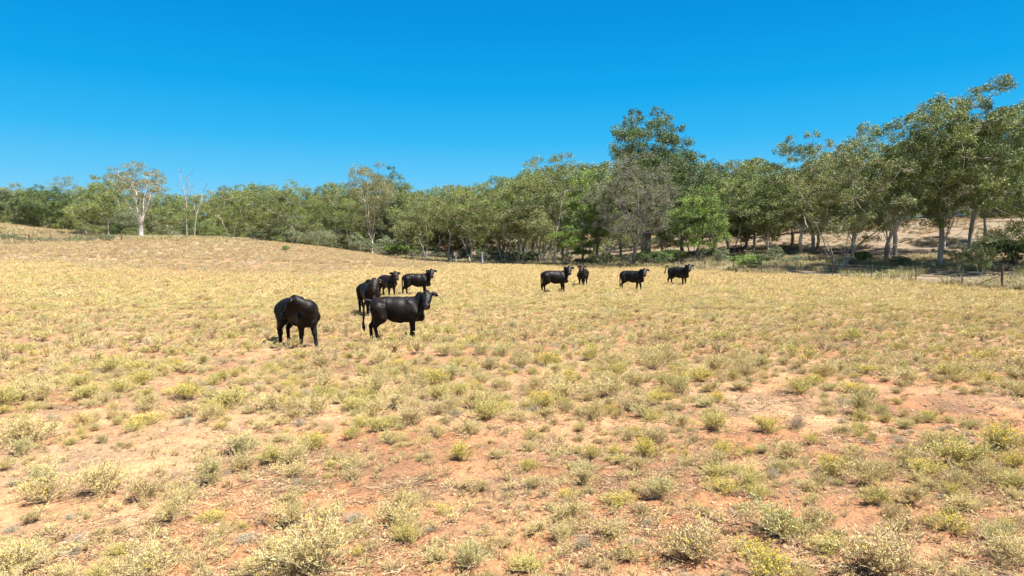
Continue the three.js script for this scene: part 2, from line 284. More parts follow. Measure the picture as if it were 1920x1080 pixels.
// o: head {x,y,z poll place, dir, roll}, legs [fl, fr, hl, hr] forward shifts, tail points, coat
function cow(o) {
  const P = [], B = (a, ra, b, rb, k = 0.06, zs = 1) => P.push({ a: V(...a), ra, b: V(...b), rb, k, zs });
  B([-0.60, 0.97, 0], 0.215, [-0.28, 0.95, 0], 0.245, 0.07, 0.98);
  B([-0.28, 0.95, 0], 0.24, [0.02, 0.88, 0], 0.31, 0.06, 1.06);
  B([-0.02, 0.85, 0], 0.325, [0.34, 0.83, 0], 0.325, 0.06, 1.18);
  B([0.36, 0.86, 0], 0.30, [0.58, 0.89, 0], 0.235, 0.06, 1.15);
  B([-0.50, 1.165, 0], 0.035, [0.42, 1.125, 0], 0.06, 0.09);          // spine
  B([0.30, 1.13, 0], 0.06, [0.52, 1.10, 0], 0.08, 0.08);              // withers
  B([0.58, 0.70, 0], 0.20, [0.74, 0.65, 0], 0.12, 0.08);              // brisket
  B([0.10, 0.59, 0], 0.09, [-0.34, 0.69, 0], 0.07, 0.08);             // belly line rising to the flank
  for (const s of [-1, 1]) {
    B([-0.44, 1.095, 0.20 * s], 0.05, [-0.36, 1.12, 0.10 * s], 0.035, 0.05);          // hook bone
    B([-0.77, 1.05, 0.10 * s], 0.045, [-0.70, 0.95, 0.13 * s], 0.08, 0.05);            // pin bone
    B([0.36, 1.06, 0.16 * s], 0.06, [0.60, 0.76, 0.215 * s], 0.10, 0.05); B([0.60, 0.76, 0.21 * s], 0.10, [0.46, 0.64, 0.19 * s], 0.10, 0.05);              // shoulder blade
    const f = o.legs[s < 0 ? 0 : 1], h = o.legs[s < 0 ? 2 : 3], fs = f * 1.0;
    B([0.52, 0.80, 0.16 * s], 0.155, [0.46 + fs * 0.2, 0.60, 0.165 * s], 0.105, 0.08);
    B([0.46 + fs * 0.2, 0.60, 0.165 * s], 0.100, [0.50 + fs * 0.6, 0.35, 0.155 * s], 0.064, 0.03);
    B([0.50 + fs * 0.6, 0.36, 0.155 * s], 0.062, [0.495 + fs, 0.12, 0.155 * s], 0.046, 0.02);
    B([0.495 + fs, 0.12, 0.155 * s], 0.050, [0.53 + fs, 0.045, 0.155 * s], 0.055, 0.02);
    B([-0.56, 0.90, 0.15 * s], 0.205, [-0.46 + h * 0.3, 0.66, 0.175 * s], 0.150, 0.09);
    B([-0.64, 0.86, 0.13 * s], 0.15, [-0.62 + h * 0.4, 0.60, 0.15 * s], 0.11, 0.08);
    B([-0.50 + h * 0.3, 0.66, 0.17 * s], 0.135, [-0.72 + h * 0.7, 0.415, 0.155 * s], 0.066, 0.05);
    B([-0.73 + h * 0.7, 0.42, 0.155 * s], 0.060, [-0.68 + h, 0.13, 0.155 * s], 0.046, 0.02);
    B([-0.68 + h, 0.13, 0.155 * s], 0.050, [-0.64 + h, 0.045, 0.155 * s], 0.055, 0.02);
  }
  const hp = V(...o.head), f = V(...o.look).normalize(), sd = V(0, 0, 0).crossVectors(f, V(0, 1, 0)).normalize(), u = V(0, 0, 0).crossVectors(sd, f);
  const hs = 1.38, h = (a, c, e, m = hs) => [hp.x + (f.x * a + u.x * c + sd.x * e) * m, hp.y + (f.y * a + u.y * c + sd.y * e) * m, hp.z + (f.z * a + u.z * c + sd.z * e) * m];
  const nb = [0.58, 0.96, 0], nm = (o.neck || [lerp(0.60, hp.x, 0.55), lerp(0.98, hp.y, 0.45), hp.z * 0.35]);
  B(nb, 0.235, nm, 0.185, 0.1); B(nm, 0.185, h(0.0, -0.06, 0), 0.14, 0.07); B([0.66, 0.78, 0], 0.13, [nm[0] + 0.02, nm[1] - 0.11, nm[2]], 0.09, 0.09);
  const HB = (p, ra, q, rb, k, zs) => B(p, ra * hs, q, rb * hs, k, zs);
  HB(h(0, -0.01, 0), 0.088, h(0.10, 0, 0), 0.098, 0.04, 1); HB(h(0.0, 0.05, 0), 0.05, h(0.06, 0.06, 0), 0.05, 0.04);
  for (const s of [-1, 1]) {
    HB(h(0.08, 0.01, 0.062 * s), 0.070, h(0.22, -0.02, 0.042 * s), 0.060, 0.03);
    HB(h(0.03, 0.010, 0.08 * s), 0.022, h(-0.005, 0.012, 0.135 * s), 0.040, 0.02); HB(h(-0.005, 0.012, 0.135 * s), 0.040, h(-0.01, -0.012, 0.19 * s), 0.046, 0.02); HB(h(-0.01, -0.012, 0.19 * s), 0.045, h(-0.02, -0.045, 0.245 * s), 0.014, 0.02);
    HB(h(0.115, 0.05, 0.075 * s), 0.026, h(0.15, 0.045, 0.078 * s), 0.022, 0.02);
  }
  HB(h(0.10, -0.01, 0), 0.09, h(0.36, -0.035, 0), 0.068, 0.04); HB(h(0.37, -0.04, 0.035), 0.062, h(0.37, -0.04, -0.035), 0.062, 0.03);
  HB(h(0.08, -0.10, 0), 0.075, h(0.33, -0.095, 0), 0.042, 0.05);
  const T = o.tail || [[-0.80, 1.08, 0], [-0.86, 0.95, 0.01], [-0.86, 0.65, 0.02], [-0.84, 0.42, 0.02], [-0.83, 0.24, 0.03]];
  for (let i = 0; i < T.length - 1; i++) { const last = i >= T.length - 2; B(T[i], last ? 0.032 : 0.042 - i * 0.003, T[i + 1], last ? 0.022 : 0.038 - i * 0.003, 0.03); if (last) B(T[i], 0.03, [lerp(T[i][0], T[i + 1][0], 0.5), lerp(T[i][1], T[i + 1][1], 0.5), lerp(T[i][2], T[i + 1][2], 0.5)], 0.055, 0.03); }
  const tint = o.coat || [0.0062, 0.0052, 0.0050], brown = o.brown || [0.034, 0.014, 0.0075];
  const geo = surfaceNet(P, o.cell, (x, y, z) => {
    const n = fbm((x + y * 0.6) * 3.1 + 20 + o.seed, (y - x * 0.5) * 3.3 + z * 2.7 + 9, 3), m = vnoise(x * 11 + 7, y * 11 - z * 9 + o.seed), fine = vnoise(x * 40, y * 40 + z * 37);
    let c = mixc(tint, brown, clamp(sstep(n * 0.7 + m * 0.3, 0.5, 0.85) * (o.rusty ?? 0.35), 0, 1));
    const mz = hypot(x - h(0.42, -0.04, 0)[0], y - h(0.42, -0.04, 0)[1], z - h(0.42, -0.04, 0)[2]);
    if (x < -0.84) c = tint;
    if (mz < 0.055) c = mixc(c, [0.09, 0.08, 0.075], 0.7);
    if (o.brand) { const r = hypot((x + 0.42) / 0.082, (y - 0.99) / 0.062); if (z > 0.1 && r > 0.42 && r < 1) c = [0.032, 0.03, 0.029]; }
    const k = 0.8 + fine * 0.4; return [c[0] * k, c[1] * k, c[2] * k];
  });
  const root = new THREE.Group(); part(root, 'body', geo, M.coat);
  const sp = new THREE.SphereGeometry(0.021, 10, 8);
  for (const s of [-1, 1]) { const e = part(root, 'eye', sp, M.eye); e.position.set(...h(0.145, 0.03, 0.093 * s)); }
  const hoofG = new THREE.CylinderGeometry(0.050, 0.066, 0.07, 10);
  for (const [i, s] of [[0, -1], [1, 1]]) { const a = part(root, 'hoof', hoofG, M.hoof); a.position.set(0.535 + o.legs[i], 0.03, 0.155 * s); const b = part(root, 'hoof', hoofG, M.hoof); b.position.set(-0.635 + o.legs[i + 2], 0.03, 0.155 * s); }
  if (o.tags) for (const s of o.tags) { const g = new THREE.CylinderGeometry(0.026, 0.03, 0.008, 10); g.rotateX(PI / 2); const t = part(root, 'ear_tag', g, M.tagw, 'small white ear tag'); t.position.set(...h(0.035, -0.02, 0.175 * s)); t.lookAt(t.position.clone().add(f)); }
  const p = o.at; root.position.copy(p); root.position.y = hAt(p.x, p.z) - 0.01; root.rotation.y = o.yaw * PI / 180; root.scale.set((o.scale || 1) * 0.94, (o.scale || 1) * 1.07, o.scale || 1);
  return tag(root, 'cow', o.label, 'cow', o.group);
}
// a direction towards the camera for a cow turned by yaw, in its own axes
const herd = [];
function toCamera(p, yaw, dy = -0.32, off = 0) { const a = yaw * PI / 180, w = V(-p.x, 0, -p.z).normalize(), o = off * PI / 180, wx = w.x * cos(o) + w.z * sin(o), wz = -w.x * sin(o) + w.z * cos(o); return [wx * cos(a) - wz * sin(a), dy, wx * sin(a) + wz * cos(a)]; }
function addCow(px, d, yaw, o) { const p = onGround(px, d); const c = cow({ at: p, yaw, seed: px % 37, legs: [0, 0, 0, 0], cell: 0.02, look: toCamera(p, yaw, o.dip ?? -0.55, o.off || 0), head: [0.98, 1.30, 0], ...o }); herd.push(p); return c; }
addCow(556, 18.7, -40, { cell: 0.014, scale: 1.02, head: [0.66, 1.23, 0.44], look: [-0.58, -0.62, 0.32], neck: [0.86, 1.02, 0.20], legs: [0.16, -0.08, -0.06, 0.05], label: 'black heifer turning its head back to lick its own flank', rusty: 0.2, tail: [[-0.80, 1.08, 0], [-0.86, 0.92, 0.02], [-0.85, 0.60, 0.02], [-0.83, 0.36, 0.02], [-0.82, 0.2, 0.02]] });
addCow(743, 19.7, 9, { cell: 0.013, head: [0.92, 1.27, 0.10], off: -6, legs: [-0.05, 0.0, -0.10, 0.10], brand: true, tags: [-1, 1], label: 'glossy black heifer side-on with a pale ring on its hip', rusty: 0.5, tail: [[-0.80, 1.10, 0], [-0.92, 1.12, 0.02], [-0.99, 0.98, 0.04], [-0.99, 0.72, 0.05], [-1.01, 0.50, 0.05], [-0.98, 0.30, 0.05]] });
addCow(690, 27.3, -62, { cell: 0.018, head: [0.93, 1.30, 0.02], legs: [0.04, -0.05, 0.08, -0.06], label: 'black calf facing the camera behind the rump of the side-on heifer', rusty: 0.4, tags: [-1] });
addCow(726, 37.8, -48, { head: [0.94, 1.34, 0.02], off: 14, scale: 0.94, legs: [0.05, -0.04, -0.05, 0.06], label: 'brownish black calf standing between two others further back', rusty: 0.9, coat: [0.011, 0.007, 0.006] });
addCow(781, 38.8, 8, { head: [0.88, 1.35, 0.12], legs: [0.02, -0.08, 0.12, -0.14], label: 'black calf walking right behind the head of the side-on heifer', rusty: 0.2, tags: [1] });
addCow(1040, 41.2, 10, { head: [0.88, 1.36, 0.10], scale: 1.04, legs: [0.0, 0.06, -0.05, 0.04], label: 'black calf side-on, leftmost of the four cattle on the right', rusty: 0.2 });
addCow(1093, 46.5, -106, { head: [0.92, 1.34, -0.08], off: -10, legs: [0.02, -0.04, 0.0, 0.05], scale: 0.95, label: 'black calf seen head-on with red-brown legs', rusty: 0.6 });
addCow(1185, 42, -32, { head: [0.92, 1.26, 0.10], legs: [0.1, -0.1, -0.08, 0.1], scale: 0.97, label: 'black calf walking towards the camera below the grey twiggy tree', rusty: 0.15 });
addCow(1272, 47.5, -44, { head: [0.93, 1.32, 0.06], legs: [0.03, -0.04, 0.06, -0.05], scale: 1.0, label: 'black calf with its tail swung up, furthest right of the herd', rusty: 0.25, tail: [[-0.80, 1.10, 0], [-0.92, 1.28, -0.02], [-1.02, 1.30, -0.03], [-1.10, 1.14, -0.05], [-1.16, 0.92, -0.06], [-1.18, 0.76, -0.06]] });
addCow(-17, 113, 190, { cell: 0.03, head: [0.9, 1.0, 0], look: [0.8, -0.6, 0], coat: [0.16, 0.045, 0.02], brown: [0.2, 0.06, 0.03], label: 'red-brown cow half out of frame on the far left rise' });

// ------------------------------------------------------------------ low scrub bushes
const KIND = { // leaf colours, stem colour, leaf share, flower share
  straw: { leaf: [[0.54, 0.435, 0.20], [0.49, 0.41, 0.18]], stem: [0.50, 0.41, 0.25], n: 1, fl: 0.01 },
  yellow: { leaf: [[0.575, 0.45, 0.215], [0.53, 0.425, 0.21]], stem: [0.50, 0.37, 0.19], n: 1, fl: 0.0 },
  green: { leaf: [[0.41, 0.375, 0.115], [0.52, 0.445, 0.16]], stem: [0.44, 0.36, 0.18], n: 1, fl: 0.012 },
  sage: { leaf: [[0.43, 0.395, 0.165], [0.50, 0.44, 0.19]], stem: [0.50, 0.42, 0.28], n: 0.95, fl: 0.006 },
  dry: { leaf: [[0.42, 0.325, 0.155], [0.52, 0.42, 0.20]], stem: [0.38, 0.29, 0.175], n: 0.75, fl: 0.008 },
  grey: { leaf: [[0.36, 0.31, 0.205], [0.44, 0.40, 0.25]], stem: [0.36, 0.31, 0.25], n: 0.5, fl: 0.0 },
  flower: { leaf: [[0.44, 0.41, 0.125], [0.55, 0.48, 0.17]], stem: [0.42, 0.34, 0.18], n: 0.9, fl: 0.08 },
};
// a bush one metre wide: wiry stems fanning out of one root, side twigs, narrow leaves along them
function bush(kind, seed, lod) {
  const r = rng(seed), K = KIND[kind], b = new Buf(), nS = [46, 20, 11][lod], nT = [9, 6, 4][lod], nL = Math.round([10, 7, 5][lod] * K.n), sc = [1, 1.65, 2.6][lod];
  const lobes = []; for (let i = 0; i < 6; i++) lobes.push(0.72 + r() * 0.5);
  for (let s = 0; s < nS; s++) {
    const az = r() * 2 * PI, el = 0.30 + 1.15 * Math.pow(r(), 0.85), len = (0.30 + 0.22 * r()) * lobes[floor(az / (2 * PI) * 6) % 6] * (el > 1.0 ? 0.86 : 1);
    const dx = cos(az) * cos(el), dz = sin(az) * cos(el), dy = sin(el) * 0.95, bx = (r() - 0.5) * 0.14, bz = (r() - 0.5) * 0.14, bend = (r() - 0.3) * 0.18, cx = (r() - 0.5) * 0.16, cz = (r() - 0.5) * 0.16;
    const pt = (t) => V(bx + dx * len * t + cx * t * t, dy * len * t - bend * len * t * t * 0.6 + 0.01, bz + dz * len * t + cz * t * t);
    const sc0 = jit(K.stem, r, 0.35), w = 0.0042 * sc;
    b.tube([pt(0), pt(0.35), pt(0.7), pt(1)], [w, w * 0.9, w * 0.65, w * 0.3], 3, sc0);
    for (let t = 0; t < nT; t++) {
      const tt = 0.3 + 0.7 * (t + r()) / nT, p = pt(tt), a2 = r() * 2 * PI, e2 = 0.1 + r() * 1.2, l2 = (0.06 + 0.12 * r()) * (1.15 - tt * 0.4);
      const q = V(p.x + (cos(a2) * cos(e2) + dx * 0.7) * l2, p.y + (sin(e2) + dy * 0.3) * l2, p.z + (sin(a2) * cos(e2) + dz * 0.7) * l2);
      const tw = 0.0024 * sc; b.tube([p, q], [tw, tw * 0.4], 3, sc0);
      for (let l = 0; l < nL; l++) {
        const k = 0.15 + 0.85 * (l + r()) / nL, x = lerp(p.x, q.x, k), y = lerp(p.y, q.y, k), z = lerp(p.z, q.z, k), a3 = r() * 2 * PI, e3 = r() * 1.35 + 0.05, L = (0.024 + 0.030 * r()) * sc, hw = (0.0030 + 0.0022 * r()) * sc;
        const lx = cos(a3) * cos(e3) * 0.75 + dx * 0.4, ly = sin(e3), lz = sin(a3) * cos(e3) * 0.75 + dz * 0.4, ax = r() - 0.5, ay = r() - 0.5, az2 = r() - 0.5, qx = ly * az2 - lz * ay, qy = lz * ax - lx * az2, qz = lx * ay - ly * ax, qn = hw / (hypot(qx, qy, qz) + 1e-6);
        b.leaf(x, y, z, lx * L, ly * L, lz * L, qx * qn, qy * qn, qz * qn, jit(mixc(K.leaf[0], K.leaf[1], r()), r, 0.5));
      }
      if (r() < K.fl * 9 && tt > 0.55) for (let f = 0; f < 2; f++) { const c = jit([0.78, 0.52, 0.015], r, 0.2), x = q.x + (r() - 0.5) * 0.02, y = q.y + 0.006, z = q.z + (r() - 0.5) * 0.02, g = 0.008 * sc * 0.9; for (let w2 = 0; w2 < 3; w2++) { const a3 = r() * 2 * PI; b.leaf(x - cos(a3) * g, y, z - sin(a3) * g, cos(a3) * g * 2, 0.006, sin(a3) * g * 2, -sin(a3) * g * 0.8, 0.004, cos(a3) * g * 0.8, c); } }
    }
  }
  return b.geo(false);
}
const bushGeo = {}; let bs = 100;
for (const k in KIND) { bushGeo[k] = [[], [], []]; for (let lod = 0; lod < 3; lod++) for (let v = 0; v < [3, 2, 2][lod]; v++) bushGeo[k][lod].push(bush(k, bs++, lod)); }
console.log('bush tris', bushGeo.straw.map((a) => a[0].index.count / 3).join(' '));

const LOOK = { straw: 'pale straw-coloured', yellow: 'yellow dry', green: 'yellow-green', sage: 'silvery sage-green', dry: 'sparse brown', grey: 'grey leafless', flower: 'yellow-flowering' };
const plants = []; // {x,z,w,h,kind,label}
const far2 = (x, z, r) => plants.every((p) => (p.x - x) ** 2 + (p.z - z) ** 2 > r * r);
// bushes one can pick out, by the pixel of their foot, width in pixels, height over width
for (const [px, py, w, hw, kind, label] of [
  [592, 1078, 200, 0.72, 'straw', 'large pale bush with bare white stems at the bottom edge, centre left'],
  [660, 775, 92, 0.55, 'green', 'rounded yellow-green bush on bare soil below the side-on heifer'],
  [866, 862, 70, 0.9, 'flower', 'yellow-flowering bush alone on bare soil in the centre foreground'],
  [395, 918, 84, 1.05, 'sage', 'upright silvery bush on bare soil in the left foreground'],
  [1562, 884, 80, 1.0, 'flower', 'bush most covered in bright yellow flowers, right foreground'],
  [1345, 806, 92, 0.7, 'green', 'dome-shaped green bush, left of a pair on the right'],
  [1360, 850, 70, 0.75, 'flower', 'low flowering bush just in front of the dome-shaped pair'],
  [1436, 806, 74, 0.75, 'flower', 'dome-shaped bush with yellow flowers, right of a pair'],
  [1494, 800, 50, 1.0, 'grey', 'small grey twiggy bush right of the dome-shaped pair'],
  [1230, 754, 66, 0.7, 'flower', 'low yellow-tipped bush below the calf by the grey tree'],
  [1275, 735, 84, 0.85, 'sage', 'tall silvery bush right of the yellow-tipped one, mid paddock'],
  [1025, 770, 72, 1.0, 'flower', 'upright yellowish bush in the centre of the paddock'],
  [895, 768, 90, 0.75, 'straw', 'spreading straw-coloured bush left of the upright yellowish one'],
  [597, 757, 72, 0.9, 'green', 'tall green bush left of the rounded yellow-green one'],
  [502, 692, 42, 0.75, 'green', 'small green bush left of the licking heifer'],
  [1500, 738, 84, 0.6, 'green', 'flat green bush with dark foot, mid right'],
  [1790, 868, 140, 0.62, 'green', 'broad green bush near the right edge'],
  [1885, 845, 100, 0.75, 'flower', 'flowering bush at the right edge behind the broad green one'],
  [1908, 915, 80, 0.7, 'green', 'green bush cut by the right edge of the picture'],
  [1780, 930, 48, 0.95, 'flower', 'small open bush with a few yellow flowers, right foreground'],
  [1650, 955, 80, 0.75, 'green', 'tufty green bush in the right foreground'],
  [1470, 1010, 160, 0.7, 'sage', 'large silvery bush in the right foreground'],
  [1300, 1050, 190, 0.62, 'dry', 'large brown twiggy bush at the bottom, right of centre'],
  [1660, 1085, 200, 0.55, 'dry', 'wide brown bush at the bottom edge, right side'],
  [880, 1062, 120, 0.75, 'sage', 'silvery bush at the bottom edge in the centre'],
  [742, 985, 120, 0.6, 'straw', 'low straw bush above the large pale one'],
  [835, 962, 60, 0.7, 'flower', 'small flowering bush right of the low straw bush'],
  [1355, 926, 80, 0.65, 'flower', 'flat dry bush with a few flowers on bare soil, right of centre'],
  [1100, 886, 66, 0.7, 'sage', 'small silvery bush on bare soil right of centre'],
  [988, 880, 52, 0.8, 'flower', 'tiny flowering bush right of the flowering one in the centre'],
  [190, 925, 120, 0.7, 'straw', 'straw bush in the left foreground, right of its twin'],
  [85, 935, 110, 0.75, 'straw', 'straw bush in the left foreground, left of its twin'],
  [452, 856, 105, 0.65, 'sage', 'wide silvery bush in the left middle ground'],
  [586, 842, 78, 0.75, 'flower', 'bush with green top and yellow flowers left of centre'],
  [50, 835, 110, 0.7, 'straw', 'straw bush at the left edge'],
  [706, 735, 100, 0.7, 'straw', 'straw bush directly below the side-on heifer'],
  [563, 672, 66, 0.55, 'green', 'green bush at the feet of the licking heifer'],
  [660, 905, 64, 0.6, 'dry', 'brown sparse bush left of centre'],
  [1430, 842, 50, 0.6, 'sage', 'small silvery bush below the dome with yellow flowers'],
  [1155, 850, 44, 0.8, 'flower', 'small sprig with yellow flowers right of centre'],
  [1180, 825, 50, 0.8, 'straw', 'thin straw bush right of centre'],
  [1285, 850, 22, 1.1, 'flower', 'tiny bright yellow sprig on bare soil'],
  [775, 785, 56, 0.6, 'dry', 'brown bush below the rounded yellow-green one'],
  [748, 812, 28, 1.0, 'sage', 'tiny silvery sprig in the centre left'],
  [1680, 755, 28, 0.8, 'green', 'tiny green bush alone on bare soil, right'],
  [1150, 745, 110, 0.55, 'straw', 'wide pale bush mid paddock, right of centre'],
  [1780, 712, 76, 0.6, 'green', 'green bush in the right middle ground'],
  [1700, 722, 80, 0.55, 'straw', 'straw bush left of the green one, right middle ground'],
  [280, 1085, 130, 0.6, 'straw', 'straw bush at the bottom edge, left'],
  [30, 1075, 120, 0.6, 'straw', 'straw bush in the bottom left corner'],
  [1140, 1005, 120, 0.5, 'dry', 'brown bush low to the ground, bottom centre right'],
  [1890, 1060, 110, 0.6, 'straw', 'straw bush in the bottom right corner'],
  [330, 925, 60, 0.6, 'dry', 'brown bush left of the upright silvery one'],
  [860, 660, 60, 0.6, 'green', 'green bush in front of the side-on heifer'],
]) {
  const p = ground(px, py), dist = hypot(p.x, p.y - CAM_Y, p.z), wm = w / FOCAL * dist;
  plants.push({ x: p.x, z: p.z, w: wm * 0.98, h: wm * hw * 0.72, kind, label });
}
{ // the rest of the scrub, thick in the middle distance and broken by bare soil near by
  const r = rng(77), put = (x, z, w, h, kind) => plants.push({ x, z, w, h, kind });
  const nearCow = (x, z) => herd.some((p) => hypot(p.x - x, p.z - z) < 0.4);
  const cells = new Map(), key = (x, z) => floor(x) + ',' + floor(z);
  for (const p of plants) { const k = key(p.x, p.z); (cells.get(k) || cells.set(k, []).get(k)).push(p); }
  const free = (x, z, w) => { for (let i = -1; i <= 1; i++) for (let j = -1; j <= 1; j++) for (const p of cells.get((floor(x) + i) + ',' + (floor(z) + j)) || []) if (hypot(p.x - x, p.z - z) < (p.w + w) * (z < -28 ? 0.20 : 0.27)) return false; return true; };
  for (let n = 0; n < 260000 && plants.length < 25000; n++) {
    const d = 4.2 + 116 * Math.pow(r(), 0.7), x = (r() * 2 - 1) * (d * 0.8 + 2), z = -d;
    const s = scrubby(x, z), o = beyondFence(x, z); if (o > 0.3) continue;
    if (x < 0 && d > 60 && s < 0.3 && r() < 0.5) continue; const bare = lerp(0.48, 0.13, sstep(d, 8, 36)); if (r() > sstep(s, bare - 0.26, bare + 0.24)) continue;
    const big = r(), w = d < 10 ? 0.19 + 0.44 * big * big : d < 30 ? 0.26 + 0.62 * big * big + 0.08 * s : 0.45 + 0.5 * r(); if (nearCow(x, z) || !free(x, z, w)) continue;
    const q = r(), yel = sstep(d, 28, 58) , gr = fbm(x * 0.2 + 60, z * 0.2, 2);
    let kind = q < yel * 0.8 ? 'yellow' : q < 0.5 ? 'straw' : q < 0.5 + gr * 0.34 ? 'green' : q < 0.76 ? 'sage' : q < 0.9 ? 'dry' : d < 20 ? 'flower' : 'straw';
    if (w < 0.35 && r() < 0.5) kind = r() < 0.6 ? 'dry' : 'grey';
    if (d > 52 && x < 0 && s < 0.5) kind = r() < 0.6 ? 'dry' : r() < 0.6 ? 'grey' : 'straw';
    put(x, z, w, w * (d > 26 ? 0.37 : 0.36 + 0.26 * r()), kind);
    const k = key(x, z); (cells.get(k) || cells.set(k, []).get(k)).push(plants[plants.length - 1]);
  }
}
console.log('plants', plants.length);
{
  const r = rng(5), v = V(0, 0, 0), q = new THREE.Quaternion(), s = V(1, 1, 1), m4 = new THREE.Matrix4();
  for (const p of plants) { p.y = hAt(p.x, p.z); const d = hypot(p.x, p.z); p.d = d; const px = p.x / -p.z * FOCAL + 960, py = HORIZON + (CAM_Y - p.y) / d * FOCAL; p.px = px; p.seen = px > -40 && px < 1960 && py - p.h / d * FOCAL < 1080; p.size = p.seen ? p.w / d * FOCAL * (p.label ? 10 : 1) : 0; }
  const order = [...plants].sort((a, b) => b.size - a.size), rest = new Map();
  const LM = [[592, 1040, 'the large pale bottom bush'], [660, 755, 'the rounded yellow-green bush'], [866, 840, 'the centre flowering bush'], [395, 890, 'the upright silvery bush'], [1562, 855, 'the brightest flowering bush'], [1390, 785, 'the dome-shaped pair'], [1250, 735, 'the low yellow-tipped bush'], [1025, 750, 'the upright yellowish bush'], [1500, 720, 'the flat green bush'], [1790, 840, 'the broad green bush'], [1470, 970, 'the large silvery bush'], [1300, 1010, 'the large brown bush'], [1660, 1050, 'the wide brown bottom bush'], [880, 1030, 'the silvery bottom bush'], [1100, 870, 'the small silvery bush'], [138, 905, 'the straw twins'], [452, 835, 'the wide silvery bush'], [586, 820, 'the green-topped flowering bush'], [560, 610, 'the licking heifer'], [745, 610, 'the side-on heifer'], [40, 810, 'the left edge straw bush'], [1690, 712, 'the right mid-ground straw bush'], [1150, 725, 'the wide pale bush'], [1360, 910, 'the flat dry flowering bush'], [200, 700, 'the left mid paddock'], [1000, 640, 'the middle of the paddock'], [1400, 640, 'the paddock below the four right cattle'], [300, 620, 'the paddock left of the licking heifer'], [1780, 640, 'the paddock below the right fence']];
  const used = new Map();
  order.slice(0, 300).forEach((p) => { if (p.label || !p.seen) return; const py = HORIZON + (CAM_Y - p.y) / -p.z * FOCAL - p.h * 0.5 / p.d * FOCAL, m = LM.reduce((a, b) => (hypot((b[0] - p.px), (b[1] - py) * 2) < hypot((a[0] - p.px), (a[1] - py) * 2) ? b : a)), dx = p.px - m[0], dy = (py - m[1]) * 1.8; p.txt = `${p.w < 0.42 ? 'small' : p.w < 0.62 ? 'medium' : 'large'} ${LOOK[p.kind]} bush ${m[2].includes('paddock') ? 'in' : abs(dx) > abs(dy) ? (dx < 0 ? 'left of' : 'right of') : dy < 0 ? 'behind' : 'in front of'} ${m[2]}`; (used.get(p.txt) || used.set(p.txt, []).get(p.txt)).push(p); });
  for (const [, l] of used) { if (l.length === 2) { l.sort((a, b) => a.d - b.d); l[0].txt = 'nearer ' + l[0].txt; l[1].txt = 'farther ' + l[1].txt; } else if (l.length >= 3 && l.length <= ORD.length) { l.sort((a, b) => a.px - b.px); l.forEach((p, i) => { p.txt = ORD[i] + ' ' + p.txt; }); } }
  order.forEach((p, i) => {
    const lod = p.d < 17 ? 0 : p.d < 38 ? 1 : 2, set = bushGeo[p.kind][lod], vi = floor(r() * set.length), turn = r() * 2 * PI, wv = 1 + (r() - 0.5) * 0.2;
    if (i < 300 && p.size > 0) {
      const g = new THREE.Mesh(set[vi], M.scrub); g.castShadow = g.receiveShadow = true;
      g.position.set(p.x, p.y - 0.012, p.z); g.rotation.y = turn; g.scale.set(p.w * wv, p.h * 1.75, p.w / wv);
      tag(g, 'scrub_bush', p.label || p.txt, 'bush', p.label ? undefined : `${LOOK[p.kind]} paddock bushes`);
    } else { const k = p.kind + lod + vi; if (!rest.has(k)) rest.set(k, { geo: set[vi], list: [] }); rest.get(k).list.push([p, turn, wv]); }
  });
  for (const [k, { geo, list }] of rest) {
    const im = new THREE.InstancedMesh(geo, M.scrub, list.length), c = new THREE.Color(), kind = k.replace(/\d+/, '');
    list.forEach(([p, t, wv], i) => { q.setFromAxisAngle(V(0, 1, 0), t); m4.compose(v.set(p.x, p.y - 0.015, p.z), q, s.set(p.w * wv, p.h * 1.75, p.w / wv)); im.setMatrixAt(i, m4); const b = 0.86 + r() * 0.28; im.setColorAt(i, c.setRGB(b * (1 + (r() - 0.5) * 0.08), b, b * (1 + (r() - 0.5) * 0.12))); });
    im.castShadow = im.receiveShadow = true; im.name = numbered('paddock_scrub'); im.userData = { kind: 'stuff', label: LOOK[kind] + ' low scrub covering the paddock', category: 'scrub' }; scene.add(im);
  }
}

